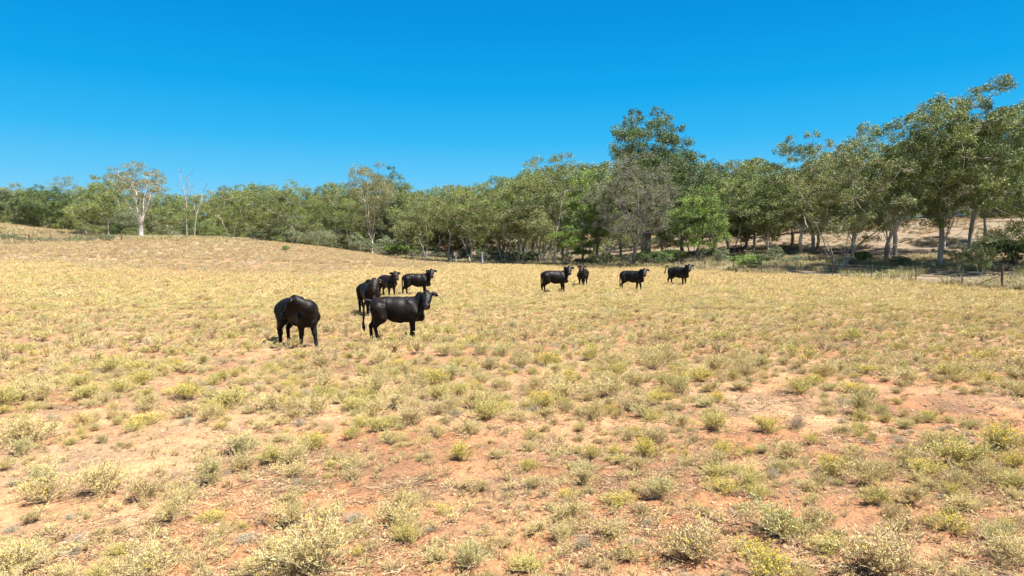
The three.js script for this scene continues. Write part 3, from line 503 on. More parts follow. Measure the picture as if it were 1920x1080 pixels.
// ------------------------------------------------------------------ trees
const SPEC = { // leaf colours (two), bark colours (two), leaf length, leaf half width, droop
  olive: { leaf: [[0.109, 0.144, 0.033], [0.211, 0.249, 0.058]], bark: [[0.44, 0.385, 0.325], [0.24, 0.19, 0.15]], L: 0.26, hw: 0.036, droop: 0.6 },
  dusty: { leaf: [[0.120, 0.143, 0.043], [0.216, 0.236, 0.075]], bark: [[0.44, 0.385, 0.32], [0.26, 0.215, 0.175]], L: 0.26, hw: 0.034, droop: 0.6 },
  white: { leaf: [[0.132, 0.139, 0.046], [0.230, 0.221, 0.080]], bark: [[0.50, 0.45, 0.385], [0.30, 0.235, 0.18]], L: 0.24, hw: 0.032, droop: 0.5 },
  dark: { leaf: [[0.052, 0.089, 0.022], [0.112, 0.167, 0.040]], bark: [[0.16, 0.13, 0.10], [0.09, 0.07, 0.055]], L: 0.26, hw: 0.045, droop: 0.3 },
  bright: { leaf: [[0.099, 0.167, 0.023], [0.192, 0.281, 0.040]], bark: [[0.23, 0.19, 0.15], [0.13, 0.105, 0.085]], L: 0.24, hw: 0.045, droop: 0.3 },
  greytwig: { leaf: [[0.129, 0.142, 0.069], [0.189, 0.198, 0.097]], bark: [[0.19, 0.178, 0.16], [0.11, 0.098, 0.086]], L: 0.18, hw: 0.025, droop: 0.2 },
  bluegrey: { leaf: [[0.127, 0.155, 0.070], [0.225, 0.259, 0.119]], bark: [[0.28, 0.24, 0.20], [0.16, 0.135, 0.11]], L: 0.22, hw: 0.032, droop: 0.3 },
  dead: { leaf: [[0.160, 0.147, 0.092], [0.188, 0.173, 0.107]], bark: [[0.30, 0.27, 0.235], [0.20, 0.17, 0.145]], L: 0.1, hw: 0.01, droop: 0 },
};
// o: h height, cw crown width, cb where the crown starts (share of h), stems, puffs, pr puff radius, n leaves per puff, lean, flat (dome) share
function treeGeo(o) {
  const r = rng(o.seed), S = SPEC[o.sp], wood = new Buf(), crown = new Buf(), nodes = [], h = o.h, R = o.cw / 2, cb = o.cb * h;
  const addNode = (p, parent) => { nodes.push({ p, parent, kids: 0, r: 0 }); return nodes.length - 1; };
  const lean = o.lean || [0, 0], nst = o.stems || 1;
  if (o.split) { // one trunk that divides low down into spreading limbs
    let prev = addNode(V(0, -0.25, 0), -1), y0 = o.split * h, tx = 0, tz = 0;
    for (let k = 1; k <= 3; k++) { tx += (r() - 0.5) * 0.018 * h; tz += (r() - 0.5) * 0.018 * h; prev = addNode(V(tx + lean[0] * h * (k / 3) ** 2 * o.split, y0 * k / 3, tz + lean[1] * h * (k / 3) ** 2 * o.split), prev); }
    const base = nodes[prev].p.clone(), root = prev;
    for (let s = 0; s < nst; s++) {
      const az = (s + r() * 0.7) / nst * 2 * PI + o.seed, out = R * (0.22 + 0.30 * r()), topY = (o.fork ?? 0.7) * h * (0.82 + 0.25 * r()); prev = root;
      for (let k = 1; k <= 4; k++) { const t = k / 4; prev = addNode(V(base.x + cos(az) * out * Math.pow(t, 0.8) + (r() - 0.5) * 0.03 * h + lean[0] * h * t * 0.5, lerp(y0, topY, t), base.z + sin(az) * out * Math.pow(t, 0.8) + (r() - 0.5) * 0.03 * h), prev); }
    }
  } else for (let s = 0; s < nst; s++) {
    const az = (s + r() * 0.6) / nst * 2 * PI, sp = nst > 1 ? 0.10 + 0.10 * r() : 0.02; let p = V(cos(az) * 0.14 * (nst > 1 ? 1 : 0), -0.25, sin(az) * 0.14 * (nst > 1 ? 1 : 0)), prev = addNode(p, -1);
    const top = (o.fork ?? 0.55) * h, steps = 6; let wx = 0, wz = 0;
    for (let k = 1; k <= steps; k++) {
      wx += (r() - 0.5) * 0.10 * h * 0.08; wz += (r() - 0.5) * 0.10 * h * 0.08;
      const t = k / steps, out = nst > 1 ? sp * h * (t + t * t) * 0.9 : 0;
      prev = addNode(V(cos(az) * (0.14 + out) * (nst > 1 ? 1 : 0) + wx + lean[0] * h * t * t, top * t * (nst > 1 ? 0.82 + 0.3 * r() * t : 1), sin(az) * (0.14 + out) * (nst > 1 ? 1 : 0) + wz + lean[1] * h * t * t), prev);
    }
  }
  const puffs = [], cx = lean[0] * h * 0.9, cz = lean[1] * h * 0.9, cy = (cb + h) / 2, ry = (h - cb) / 2;
  for (let tries = 0; puffs.length < o.puffs && tries < 6000; tries++) {
    const u = r() * 2 - 1, a = r() * 2 * PI, q = Math.pow(r(), 0.3), w = sqrt(1 - u * u);
    let y = u * q, rad = w * q; if (o.dome && y < -0.1) { if (r() < 0.3) continue; rad *= 0.8; }
    const wob = 1 + 0.34 * sin(a * 2 + o.seed) * w + 0.15 * sin(a * 3 + o.seed * 2.3);
    const p = V(cx + cos(a) * rad * R * wob * 0.86, cy + y * (ry - (y > 0 ? 0.35 : 0.6) * o.pr) * (0.88 + 0.2 * sin(a * 3 + o.seed * 1.7)), cz + sin(a) * rad * R * wob * 0.86);
    const pr = o.pr * (0.6 + 0.75 * r());
    if (puffs.every((e) => e.p.distanceTo(p) > (e.r + pr) * (tries < 3000 ? 0.70 : 0.5))) puffs.push({ p, r: pr });
  }
  puffs.sort((a, b) => hypot(a.p.x - cx, a.p.y - cb, a.p.z - cz) - hypot(b.p.x - cx, b.p.y - cb, b.p.z - cz));
  for (const f of puffs) {
    let best = -1, bd = 1e9;
    for (let i = 0; i < nodes.length; i++) { const n = nodes[i].p; if (n.y < h * 0.12) continue; const dy = f.p.y - n.y, d = n.distanceTo(f.p) + (dy < 0.2 ? (0.2 - dy) * 2.2 : 0); if (d < bd) { bd = d; best = i; } }
    const a = nodes[best].p, L = a.distanceTo(f.p), seg = max(2, min(5, Math.round(L / 0.9))); let prev = best;
    for (let k = 1; k <= seg; k++) { const t = k / seg, bow = sin(t * PI) * L * (0.10 + 0.1 * r()); prev = addNode(V(lerp(a.x, f.p.x, t) + (r() - 0.5) * L * 0.11 * (k < seg), lerp(a.y, f.p.y, t) - bow * 0.5 + (r() - 0.5) * L * 0.05, lerp(a.z, f.p.z, t) + (r() - 0.5) * L * 0.11 * (k < seg)), prev); }
    f.node = prev; nodes[prev].tip = true;
  }
  if (o.bare) for (let k = 0; k < o.bare; k++) { // bare lower limbs
    const i = floor(2 + r() * 4), a = nodes[i].p, az = r() * 2 * PI, L = (0.14 + 0.12 * r()) * h; let prev = i;
    for (let s = 1; s <= 4; s++) { const t = s / 4; prev = addNode(V(a.x + cos(az) * L * t + (r() - 0.5) * 0.25, a.y + L * (0.5 * t + 0.35 * t * t) * (r() < 0.2 ? -0.2 : 0.8), a.z + sin(az) * L * t + (r() - 0.5) * 0.25), prev); }
  }
  for (let i = nodes.length - 1; i >= 0; i--) { const n = nodes[i]; n.r = n.kids ? Math.pow(n.kids, 1 / 2.25) : 0.016 * (o.tip || 1); if (n.parent >= 0) { nodes[n.parent].kids += Math.pow(n.r * 1.012, 2.25); } }
  const rk = (o.trunk || 0.024 * h) / max(...nodes.filter((n) => n.parent < 0).map((n) => n.r)) * (nst > 1 && !o.split ? 0.62 : 1);
  const rr = (n) => max(0.012, n.r * lerp(1, rk, sstep(n.r, 0.02, 0.12)));
  const kidsOf = nodes.map(() => []); nodes.forEach((n, i) => n.parent >= 0 && kidsOf[n.parent].push(i));
  const bc = (n) => { const q = vnoise(n.p.x * 1.3 + n.p.y * 1.7 + o.seed, n.p.z * 1.3 + n.p.y * 0.6); return jit(mixc(S.bark[0], S.bark[1], sstep(q, 0.35, 0.75)), r, 0.25); };
  nodes.forEach((n, i) => { // chains of nodes become limbs
    if (n.parent < 0 || n.done) return;
    const starts = n.parent; if (nodes[starts].parent >= 0 && kidsOf[starts].length === 1) return;
    const pts = [nodes[starts].p], rad = [min(rr(nodes[starts]), rr(n) * (nodes[starts].parent < 0 ? 1.45 : 1.2))], cols = [bc(nodes[starts])]; let c = i;
    while (true) { pts.push(nodes[c].p); rad.push(rr(nodes[c])); cols.push(bc(nodes[c])); nodes[c].done = true; const ks = kidsOf[c]; if (!ks.length) break; c = ks.reduce((a, b) => (nodes[b].r > nodes[a].r ? b : a)); if (nodes[c].done) break; if (ks.length > 1) { for (const e of ks) if (e !== c) nodes[e].branch = c; } }
    const big = rad[0] > 0.07; const fine = [], fr = [], fc = [];
    const curve = new THREE.CatmullRomCurve3(pts), m = (pts.length - 1) * (big ? 3 : 2);
    for (let k = 0; k <= m; k++) { const t = k / m, f = t * (pts.length - 1), a = min(pts.length - 2, floor(f)); fine.push(curve.getPoint(t)); fr.push(lerp(rad[a], rad[a + 1], f - a) * (1 + (r() - 0.5) * 0.12)); fc.push(mixc(cols[a], cols[a + 1], f - a)); }
    let q = 0; wood.tube(fine, fr, big ? 9 : 5, () => fc[min(q++, fc.length - 1)]);
    for (let k2 = 1; k2 < pts.length; k2++) { /* side branches start from inside the limb */ }
  });
  nodes.forEach((n, i) => { // branches that leave a limb part way along it
    if (n.parent < 0 || n.done) return;
    let c = i; const pts = [nodes[n.parent].p, n.p], rad = [min(rr(nodes[n.parent]), rr(n) * 1.2), rr(n)]; n.done = true;
    while (kidsOf[c].length) { c = kidsOf[c].find((e) => !nodes[e].done) ?? -1; if (c < 0) break; pts.push(nodes[c].p); rad.push(rr(nodes[c])); nodes[c].done = true; }
    const cc = bc(n); wood.tube(pts, rad, 5, cc);
  });
  // twigs and leaves of each puff
  for (const f of puffs) {
    const c0 = nodes[f.node].p, tint = mixc(S.leaf[0], S.leaf[1], r()), nt = o.twigs ?? 7;
    for (let t = 0; t < nt; t++) { const a = r() * 2 * PI, u = r() * 1.4 - 0.4, w = sqrt(max(0, 1 - u * u)), k = f.r * (0.6 + 0.5 * r()), e = V(c0.x + cos(a) * w * k, c0.y + u * k * 0.7, c0.z + sin(a) * w * k), m = V(lerp(c0.x, e.x, 0.5) + (r() - 0.5) * 0.15, lerp(c0.y, e.y, 0.5) - 0.05 * f.r, lerp(c0.z, e.z, 0.5) + (r() - 0.5) * 0.15); wood.tube([c0, m, e], [0.022, 0.016, 0.007], 3, jit(S.bark[1], r, 0.4)); }
    const sub = [], ns = 11 + floor(r() * 6), flat = 0.62 + 0.3 * r(); // leaves hang in clumps over the top and sides of the bough, leaving its underside open
    for (let q = 0; q < ns; q++) { const a = r() * 2 * PI, u = 1 - 1.25 * Math.pow(r(), 0.9), w = sqrt(max(0, 1 - u * u)), k = f.r * (0.62 + 0.32 * r()); sub.push([f.p.x + cos(a) * w * k, f.p.y + u * k * flat, f.p.z + sin(a) * w * k, f.r * (0.20 + 0.22 * r()), jit(tint, r, 0.4)]); }
    const n = Math.round(o.n * 2.1 * (f.r / o.pr) ** 2);
    for (let l = 0; l < n; l++) {
      const s = sub[floor(r() * ns)], a = r() * 2 * PI, u = r() * 2 - 1, w = sqrt(1 - u * u), k = s[3] * Math.cbrt(r() * 0.92 + 0.08);
      const x = s[0] + cos(a) * w * k, y = s[1] + u * k * 0.9, z = s[2] + sin(a) * w * k, a2 = r() * 2 * PI, e2 = -S.droop + (r() - 0.5) * 1.7, L = S.L * (o.ls || 1) * (0.42 + 0.5 * r()), hw = S.hw * (o.ls || 1) * (0.5 + 0.42 * r());
      const lx = cos(a2) * cos(e2), ly = sin(e2), lz = sin(a2) * cos(e2), ax = r() - 0.5, ay = r() - 0.5, az = r() - 0.5, qx = ly * az - lz * ay, qy = lz * ax - lx * az, qz = lx * ay - ly * ax, qn = hw / (hypot(qx, qy, qz) + 1e-6);
      crown.leaf3(x, y, z, lx * L, ly * L, lz * L, qx * qn, qy * qn, qz * qn, jit(s[4], r, 0.55));
    }
  }
  return { wood: wood.geo(true), crown: crown.n ? crown.geo(false) : null };
}
let treeTris = 0;
function tree(name, geo, p, turn, sc, label, group, cat = 'tree') {
  const g = new THREE.Group(); part(g, 'trunk', geo.wood, M.bark); if (geo.crown) part(g, 'crown', geo.crown, M.leaf);
  g.position.copy(p); g.rotation.y = turn; g.scale.set(sc[0], sc[1], sc[0]);
  return tag(g, name, label, cat, group);
}
// trees one can pick out: pixel of the foot, distance, pixel of the top, width of the crown in pixels
const TREES = [
  // px, d, top, cwpx, sp, opts, label
  [1762, 57, 186, 205, 'olive', { cb: 0.15, split: 0.20, stems: 5, fork: 0.66, puffs: 52, pr: 1.3, n: 720, bare: 3, dome: 1, trunk: 0.25 }, 'tall gum with straight grey trunk and low bare left limb'],
  [1818, 58, 174, 240, 'olive', { cb: 0.28, split: 0.28, stems: 4, fork: 0.72, puffs: 50, pr: 1.35, n: 720, lean: [0.05, 0], dome: 1, trunk: 0.24 }, 'tallest gum on the right, its flat top leaning out right'],
  [1575, 59, 268, 220, 'dusty', { cb: 0.14, fork: 0.42, stems: 6, puffs: 62, pr: 1.05, n: 400, bare: 8 }, 'many-stemmed gum fanning out from one foot behind the fence'],
  [1662, 66, 232, 160, 'olive', { cb: 0.13, split: 0.12, fork: 0.62, stems: 5, puffs: 50, pr: 1.25, n: 560, bare: 3 }, 'twin-stemmed gum left of the tall straight one'],
  [1412, 86, 296, 110, 'olive', { cb: 0.16, split: 0.2, stems: 3, fork: 0.62, puffs: 32, pr: 1.25, n: 460 }, 'gum with a slim pale trunk above the eroded bank'],
  [1500, 78, 258, 130, 'olive', { cb: 0.14, split: 0.18, stems: 4, fork: 0.66, puffs: 36, pr: 1.25, n: 480, dome: 1 }, 'gum whose top arches left over a gap of sky'],
  [1935, 52, 245, 230, 'olive', { cb: 0.08, split: 0.2, stems: 5, fork: 0.62, puffs: 52, pr: 1.3, n: 620 }, 'yellow-green gum cut by the right edge'],
  [1312, 73, 355, 130, 'bright', { cb: 0.05, fork: 0.5, stems: 3, puffs: 44, pr: 0.95, n: 430, ls: 0.9 }, 'bright green tree with foliage down to the ground'],
  [1215, 80, 210, 178, 'dark', { cb: 0.34, split: 0.3, stems: 5, fork: 0.75, puffs: 60, pr: 1.4, n: 640 }, 'dark green tree standing highest in the middle'],
  [1296, 86, 288, 150, 'dark', { cb: 0.15, fork: 0.5, stems: 2, puffs: 46, pr: 1.35, n: 520 }, 'broad dark green tree behind the bright green one'],
  [1188, 70, 290, 185, 'greytwig', { cb: 0.10, split: 0.16, stems: 6, fork: 0.7, puffs: 66, pr: 1.15, n: 260, twigs: 26, bare: 4, trunk: 0.2, tip: 1.3 }, 'grey twiggy half-dead tree in front of the dark one'],
  [1092, 78, 332, 85, 'bright', { cb: 0.08, fork: 0.6, puffs: 34, pr: 1.0, n: 440 }, 'narrow bright green tree left of the grey one'],
  [1062, 72, 424, 44, 'bright', { cb: 0.30, fork: 0.5, puffs: 14, pr: 0.62, n: 400, ls: 0.8, trunk: 0.06 }, 'small lime-green round tree on a thin stem'],
  [1040, 86, 290, 125, 'olive', { cb: 0.28, split: 0.25, stems: 4, fork: 0.72, puffs: 40, pr: 1.35, n: 460, dome: 1 }, 'tall olive gum with a broken crown left of the bright green ones'],
  [945, 90, 338, 120, 'olive', { cb: 0.20, fork: 0.5, stems: 3, puffs: 44, pr: 1.15, n: 420 }, 'olive gum right behind the paddock gate'],
  [885, 95, 347, 105, 'olive', { cb: 0.22, fork: 0.5, stems: 2, puffs: 40, pr: 1.2, n: 420 }, 'olive gum behind the two white gateposts'],
  [842, 98, 348, 100, 'olive', { cb: 0.28, split: 0.3, stems: 3, fork: 0.68, puffs: 36, pr: 1.25, n: 440, lean: [0.05, 0] }, 'gum with pinkish leaning trunk left of the gate'],
  [762, 112, 398, 60, 'dusty', { cb: 0.15, fork: 0.4, puffs: 22, pr: 1.0, n: 380 }, 'short yellowish gum beside the fence left of the gate'],
  [698, 120, 316, 130, 'white', { cb: 0.28, split: 0.12, fork: 0.7, stems: 4, puffs: 52, pr: 1.5, n: 560, bare: 2, dome: 1, trunk: 0.30, tip: 1.2 }, 'white-trunked gum forked near the ground above the fence line'],
  [735, 132, 320, 70, 'dark', { cb: 0.35, fork: 0.7, puffs: 30, pr: 1.4, n: 400 }, 'dark tree poking above the white-trunked gum'],
  [630, 118, 348, 95, 'olive', { cb: 0.22, fork: 0.5, puffs: 34, pr: 1.3, n: 400 }, 'olive gum left of the white-trunked one'],
  [600, 112, 430, 60, 'bluegrey', { cb: 0.1, fork: 0.4, puffs: 18, pr: 1.0, n: 340 }, 'low blue-grey tree below the olive gum'],
  [560, 120, 352, 95, 'olive', { cb: 0.2, fork: 0.5, stems: 2, puffs: 36, pr: 1.3, n: 400 }, 'olive gum second left of the white-trunked one'],
  [495, 118, 346, 100, 'olive', { cb: 0.2, fork: 0.5, stems: 3, puffs: 36, pr: 1.3, n: 400 }, 'olive gum with fanning stems above the left slope'],
  [435, 114, 357, 95, 'olive', { cb: 0.16, fork: 0.5, stems: 3, puffs: 36, pr: 1.25, n: 400 }, 'olive gum right of the bare dead trees'],
  [352, 112, 318, 44, 'dead', { cb: 0.62, split: 0.5, stems: 4, fork: 0.9, puffs: 8, pr: 0.7, n: 0, twigs: 5, trunk: 0.15, tip: 1.5 }, 'taller bare dead tree against the sky'],
  [366, 108, 345, 60, 'dead', { cb: 0.6, split: 0.42, stems: 4, fork: 0.88, puffs: 8, pr: 0.7, n: 0, twigs: 4, lean: [0.12, 0], trunk: 0.15, tip: 1.5 }, 'shorter bare dead tree leaning right'],
  [266, 99, 312, 135, 'white', { cb: 0.45, split: 0.2, fork: 0.78, stems: 7, puffs: 52, pr: 0.95, n: 190, dome: 1, trunk: 0.36, tip: 1.4 }, 'white gum with many pale limbs standing alone on the left rise'],
  [205, 108, 333, 95, 'olive', { cb: 0.2, fork: 0.5, puffs: 36, pr: 1.2, n: 420 }, 'olive gum left of the lone white gum'],
  [166, 103, 378, 85, 'olive', { cb: 0.25, fork: 0.4, stems: 2, puffs: 30, pr: 1.0, n: 400 }, 'short gum with forked pale stem on the left rise'],
  [92, 116, 350, 105, 'dark', { cb: 0.03, fork: 0.6, puffs: 46, pr: 1.3, n: 480 }, 'dense dark green tree on the far left'],
  [32, 118, 346, 90, 'bluegrey', { cb: 0.15, fork: 0.6, puffs: 38, pr: 1.3, n: 420 }, 'grey-green tree left of the dense dark one'],
  [128, 150, 333, 50, 'bluegrey', { cb: 0.4, fork: 0.7, puffs: 22, pr: 1.5, n: 380 }, 'grey-green tree top showing over the dark one'],
  [800, 103, 372, 70, 'dusty', { cb: 0.34, fork: 0.5, stems: 4, puffs: 26, pr: 1.0, n: 380, bare: 3 }, 'pale-stemmed gum left of the leaning pinkish trunk'],
  [975, 86, 380, 80, 'dusty', { cb: 0.36, fork: 0.5, stems: 5, puffs: 28, pr: 0.95, n: 380, bare: 4 }, 'pale many-stemmed gum right of the gate'],
  [1012, 83, 400, 60, 'dusty', { cb: 0.38, fork: 0.5, stems: 4, puffs: 22, pr: 0.85, n: 360, bare: 4 }, 'short pale-stemmed gum second right of the gate'],
  [1128, 78, 378, 75, 'olive', { cb: 0.35, fork: 0.5, stems: 4, puffs: 26, pr: 0.9, n: 380, bare: 4 }, 'many-stemmed gum just left of the grey twiggy tree'],
  [1255, 78, 385, 70, 'dark', { cb: 0.3, fork: 0.5, stems: 3, puffs: 24, pr: 0.9, n: 380, bare: 3 }, 'dark gum just right of the grey twiggy tree'],
  [1372, 80, 345, 85, 'olive', { cb: 0.3, fork: 0.5, stems: 2, puffs: 30, pr: 1.0, n: 400, bare: 2 }, 'olive gum right of the bright green tree'],
  [-22, 116, 352, 100, 'dark', { cb: 0.1, fork: 0.6, puffs: 34, pr: 1.3, n: 440 }, 'dark tree cut by the left edge'],
  [320, 112, 372, 80, 'olive', { cb: 0.15, fork: 0.5, stems: 2, puffs: 28, pr: 1.2, n: 400 }, 'olive tree between the white gum and the dead trees'],
];
TREES.forEach(([px, d, top, cw, sp, o, label], i) => {
  const p = onGround(px, d), t = at(px, top, d), h = (t.y - p.y) * 1.06, g = treeGeo({ sp, h, cw: cw / FOCAL * d, seed: 300 + i * 7, ...o });
  treeTris += (g.wood.index.count + (g.crown ? g.crown.index.count : 0)) / 3;
  tree(sp === 'dead' ? 'dead_tree' : sp === 'bright' || sp === 'dark' || sp === 'bluegrey' ? 'broadleaf_tree' : sp === 'greytwig' ? 'twiggy_tree' : 'gum_tree', g, p, 0, [1, 1], label);
});
let place;
{ // the wood behind: repeats of a few kinds, each its own tree
  const kinds = [['olive', 3, 0.2], ['olive', 2, 0.26], ['olive', 1, 0.3], ['dusty', 3, 0.22], ['olive', 4, 0.16], ['bluegrey', 1, 0.15], ['dark', 1, 0.12], ['bright', 1, 0.1]].map(([sp, stems, cb], i) => ({ sp, g: treeGeo({ sp, h: 10, cw: 7.4, cb, fork: 0.66, stems: stems + 1, split: [0.06, 0.14, 0.22][i % 3], puffs: 44, pr: 1.35, n: 360, ls: 1.2, seed: 900 + i * 13, bare: 5 }) }));
  for (const k of kinds) treeTris += (k.g.wood.index.count + k.g.crown.index.count) / 3;
  const words = { olive: 'olive-green gum', dusty: 'dusty pale gum', bluegrey: 'grey-green tree', dark: 'dark green tree', bright: 'bright green tree' };
  const marks = [[-60, 'the left edge'], [92, 'the dense dark tree'], [266, 'the lone white gum'], [358, 'the dead trees'], [495, 'the fanning gum'], [600, 'the low blue-grey tree'], [698, 'the white-trunked gum'], [762, 'the short yellowish gum'], [855, 'the short white post'], [930, 'the gate'], [1062, 'the lime-green round tree'], [1190, 'the grey twiggy tree'], [1312, 'the bright green tree'], [1412, 'the slim pale trunk'], [1500, 'the arching gum'], [1575, 'the many-stemmed gum'], [1662, 'the twin-stemmed gum'], [1762, 'the tall straight gum'], [1835, 'the tallest gum'], [1935, 'the right edge']];
  const taken = new Map();
  place = (px, what, group) => { const m = marks.reduce((a, b) => (abs(b[0] - px) < abs(a[0] - px) ? b : a)), dx = px - m[0], e = m[1].includes('edge'); let t = e ? `${what} near ${m[1]}` : `${what}, ${abs(dx) < 14 ? 'in line with' : dx < 0 ? 'left of' : 'right of'} ${m[1]}`; const n = (taken.get(t) || 0) + 1; taken.set(t, n); if (n === 2) t = t.replace(/^(tall|shorter|low|grey|blue|olive|dark)/, 'further $1'); return [t, group]; };
  const r = rng(4242), done = [];
  // skyline of the wood along the picture (pixel, pixel of the tops)
  const sky = [[-100, 352], [0, 352], [100, 360], [200, 350], [300, 365], [400, 366], [480, 352], [560, 356], [640, 352], [740, 350], [790, 362], [860, 352], [960, 345], [1000, 318], [1100, 306], [1200, 300], [1290, 300], [1350, 305], [1420, 306], [1500, 300], [1560, 262], [1620, 245], [1700, 215], [1780, 190], [1900, 190], [2050, 180]];
  const skyAt = (px) => { let k = 0; while (k < sky.length - 2 && sky[k + 1][0] < px) k++; return lerp(sky[k][1], sky[k + 1][1], clamp((px - sky[k][0]) / (sky[k + 1][0] - sky[k][0]), 0, 1)); };
  const row = (x0, x1, step, dist, drop, group, where, pick) => {
    for (let px = x0; px < x1; px += step * (0.75 + 0.5 * r())) {
      const d = dist(px) * (0.96 + 0.1 * r()), p = onGround(px, d), top = skyAt(px) + drop * (0.3 + 1.0 * r()), h = clamp((at(px, top, d).y - p.y) * 1.1, 4, 17), k = kinds[pick ? pick(r()) : floor(r() * 6.6)], s = h / 10;
      if (done.some((q) => hypot(q.x - p.x, q.z - p.z) < 2.4)) { continue; } done.push(p);
      tree('woodland_tree', k.g, p, r() * 2 * PI, [s * (0.85 + 0.3 * r()), s], ...place(px, `${s > 0.95 ? 'tall' : 'shorter'} ${words[k.sp]} ${where}`, `trees ${group}`));
    }
  };
  row(-60, 780, 34, (px) => lerp(124, 136, px / 780), 44, 'of the far left wood', 'above the left slope');
  row(-80, 800, 30, () => 150, 8, 'at the back of the left wood', 'at the very back');
  row(790, 1010, 32, (px) => lerp(112, 104, (px - 790) / 220), 40, 'behind the gate', 'in the second row');
  row(980, 1400, 34, (px) => lerp(98, 92, (px - 980) / 420), 40, 'in the middle wood', 'in the second row');
  row(780, 1450, 32, () => 130, 14, 'at the back of the middle wood', 'at the very back');
  row(1420, 1960, 50, (px) => 112, 120, 'on the rise to the right', 'on the rise');
  row(1340, 1640, 55, (px) => 84, 70, 'over the eroded bank', 'by the eroded bank');
  row(1440, 1960, 84, () => 76, 100, 'round the tall gums', 'in the second row', (q) => floor(q * 4));
  const low = (x0, x1, step, dist, hh, where) => { for (let px = x0; px < x1; px += step * (0.7 + 0.6 * r())) { const p = onGround(px, dist(px) * (0.97 + 0.08 * r())), k = kinds[[0, 3, 4, 5, 6, 4][floor(r() * 6)]], s = (hh * (0.7 + 0.6 * r())) / 10; tree('young_tree', k.g, V(p.x, p.y - s * 2.1, p.z), r() * 6.28, [s * 1.25, s], ...place(px, `low ${words[k.sp]} ${where.length < 22 ? where : ''}`.trim(), `low trees ${where}`)); } };
  low(-60, 800, 22, () => 141, 7.5, 'under the left wood'); low(790, 1400, 27, (px) => lerp(120, 108, (px - 790) / 610), 6, 'under the middle wood'); low(1400, 1980, 26, () => 124, 8, 'along the top of the right bank');
  low(-60, 250, 20, () => 121, 3.6, 'behind the left rise'); low(1400, 1980, 28, () => 106, 4.2, 'on the bank edge'); low(240, 800, 30, () => 124, 3.6, 'at the foot of the left wood');
  console.log('trees', done.length + TREES.length, 'tree tris', Math.round(treeTris));
}

// ------------------------------------------------------------------ undergrowth below the trees
{
  const r = rng(61);
  const under = (sp, seed, n) => treeGeo({ sp, h: 1.6, cw: 2.1, cb: 0.05, fork: 0.5, stems: 4, puffs: 16, pr: 0.42, n, ls: 0.62, seed, trunk: 0.03, twigs: 5 });
  const kinds = { dark: under('dark', 1501, 260), bright: under('bright', 1502, 260), bluegrey: under('bluegrey', 1503, 240), grey: under('greytwig', 1504, 120), olive: under('olive', 1505, 220) };
  const put = (px, d, wpx, hpx, kind, label, group) => { const p = onGround(px, d), m = d / FOCAL; tree('understory_bush', kinds[kind], p, r() * 6.28, [wpx * m / 2.1, hpx * m / 1.6], label, group, 'bush'); };
  for (const a of [
    [1220, 70, 66, 32, 'dark', 'dark green bush at the foot of the grey twiggy tree'], [1405, 60, 60, 34, 'bright', 'leafy green bush by the fence below the eroded bank'],
    [1838, 50, 50, 66, 'olive', 'tall thin-stemmed green bush in front of the right fence corner'], [1895, 56, 90, 52, 'dark', 'shaded dark bush behind the right fence corner'],
    [742, 112, 46, 26, 'bright', 'fresh green bush at the foot of the white-trunked gum'], [668, 114, 44, 34, 'bluegrey', 'blue-grey bush left of the white-trunked gum'], [720, 116, 50, 34, 'bluegrey', 'blue-grey bush right of the white-trunked gum'],
    [1130, 76, 46, 26, 'olive', 'olive bush left of the grey twiggy tree'], [1615, 66, 34, 22, 'bright', 'tiny fresh green bush right of the many-stemmed gum'], [1795, 60, 60, 34, 'bluegrey', 'blue-grey bush between the two tallest gums'],
    [1258, 72, 52, 34, 'bright', 'green bush right of the grey twiggy tree'], [1860, 66, 64, 40, 'bluegrey', 'blue-grey bush below the log pile'], [1688, 60, 40, 18, 'bluegrey', 'low blue-grey bush left of the tall straight gum'],
    [536, 82, 16, 12, 'bright', 'small green thistle-like bush alone on the left slope'],
  ]) put(...a);
  for (let px = 330; px < 1500; px += 19 + r() * 22) { const right = px > 960, d = px < 700 ? 113 : px < 900 ? 112 : px < 1100 ? lerp(98, 82, (px - 900) / 200) : lerp(80, 66, (px - 1100) / 400), k = r() < 0.45 ? 'grey' : r() < 0.6 ? 'bluegrey' : r() < 0.6 ? 'olive' : 'dark'; put(px, d * (0.98 + 0.08 * r()), 26 + 26 * r(), 12 + 18 * r(), k, ...place(px, `${{ grey: 'grey twiggy', bluegrey: 'blue-grey', olive: 'olive', dark: 'dark green' }[k]} undergrowth at the wood edge`, 'undergrowth along the wood edge')); }
  let fb = 0; for (let px = 5; px < 215; px += 17) put(px + 6 * r(), lerp(90.5, 84.5, px / 229) + 0.8, 20, 8 + 6 * r(), r() < 0.6 ? 'bluegrey' : 'grey', `low grey-green bush along the left rise fence, ${ORD[fb++]}`, 'bushes along the left fence');
}

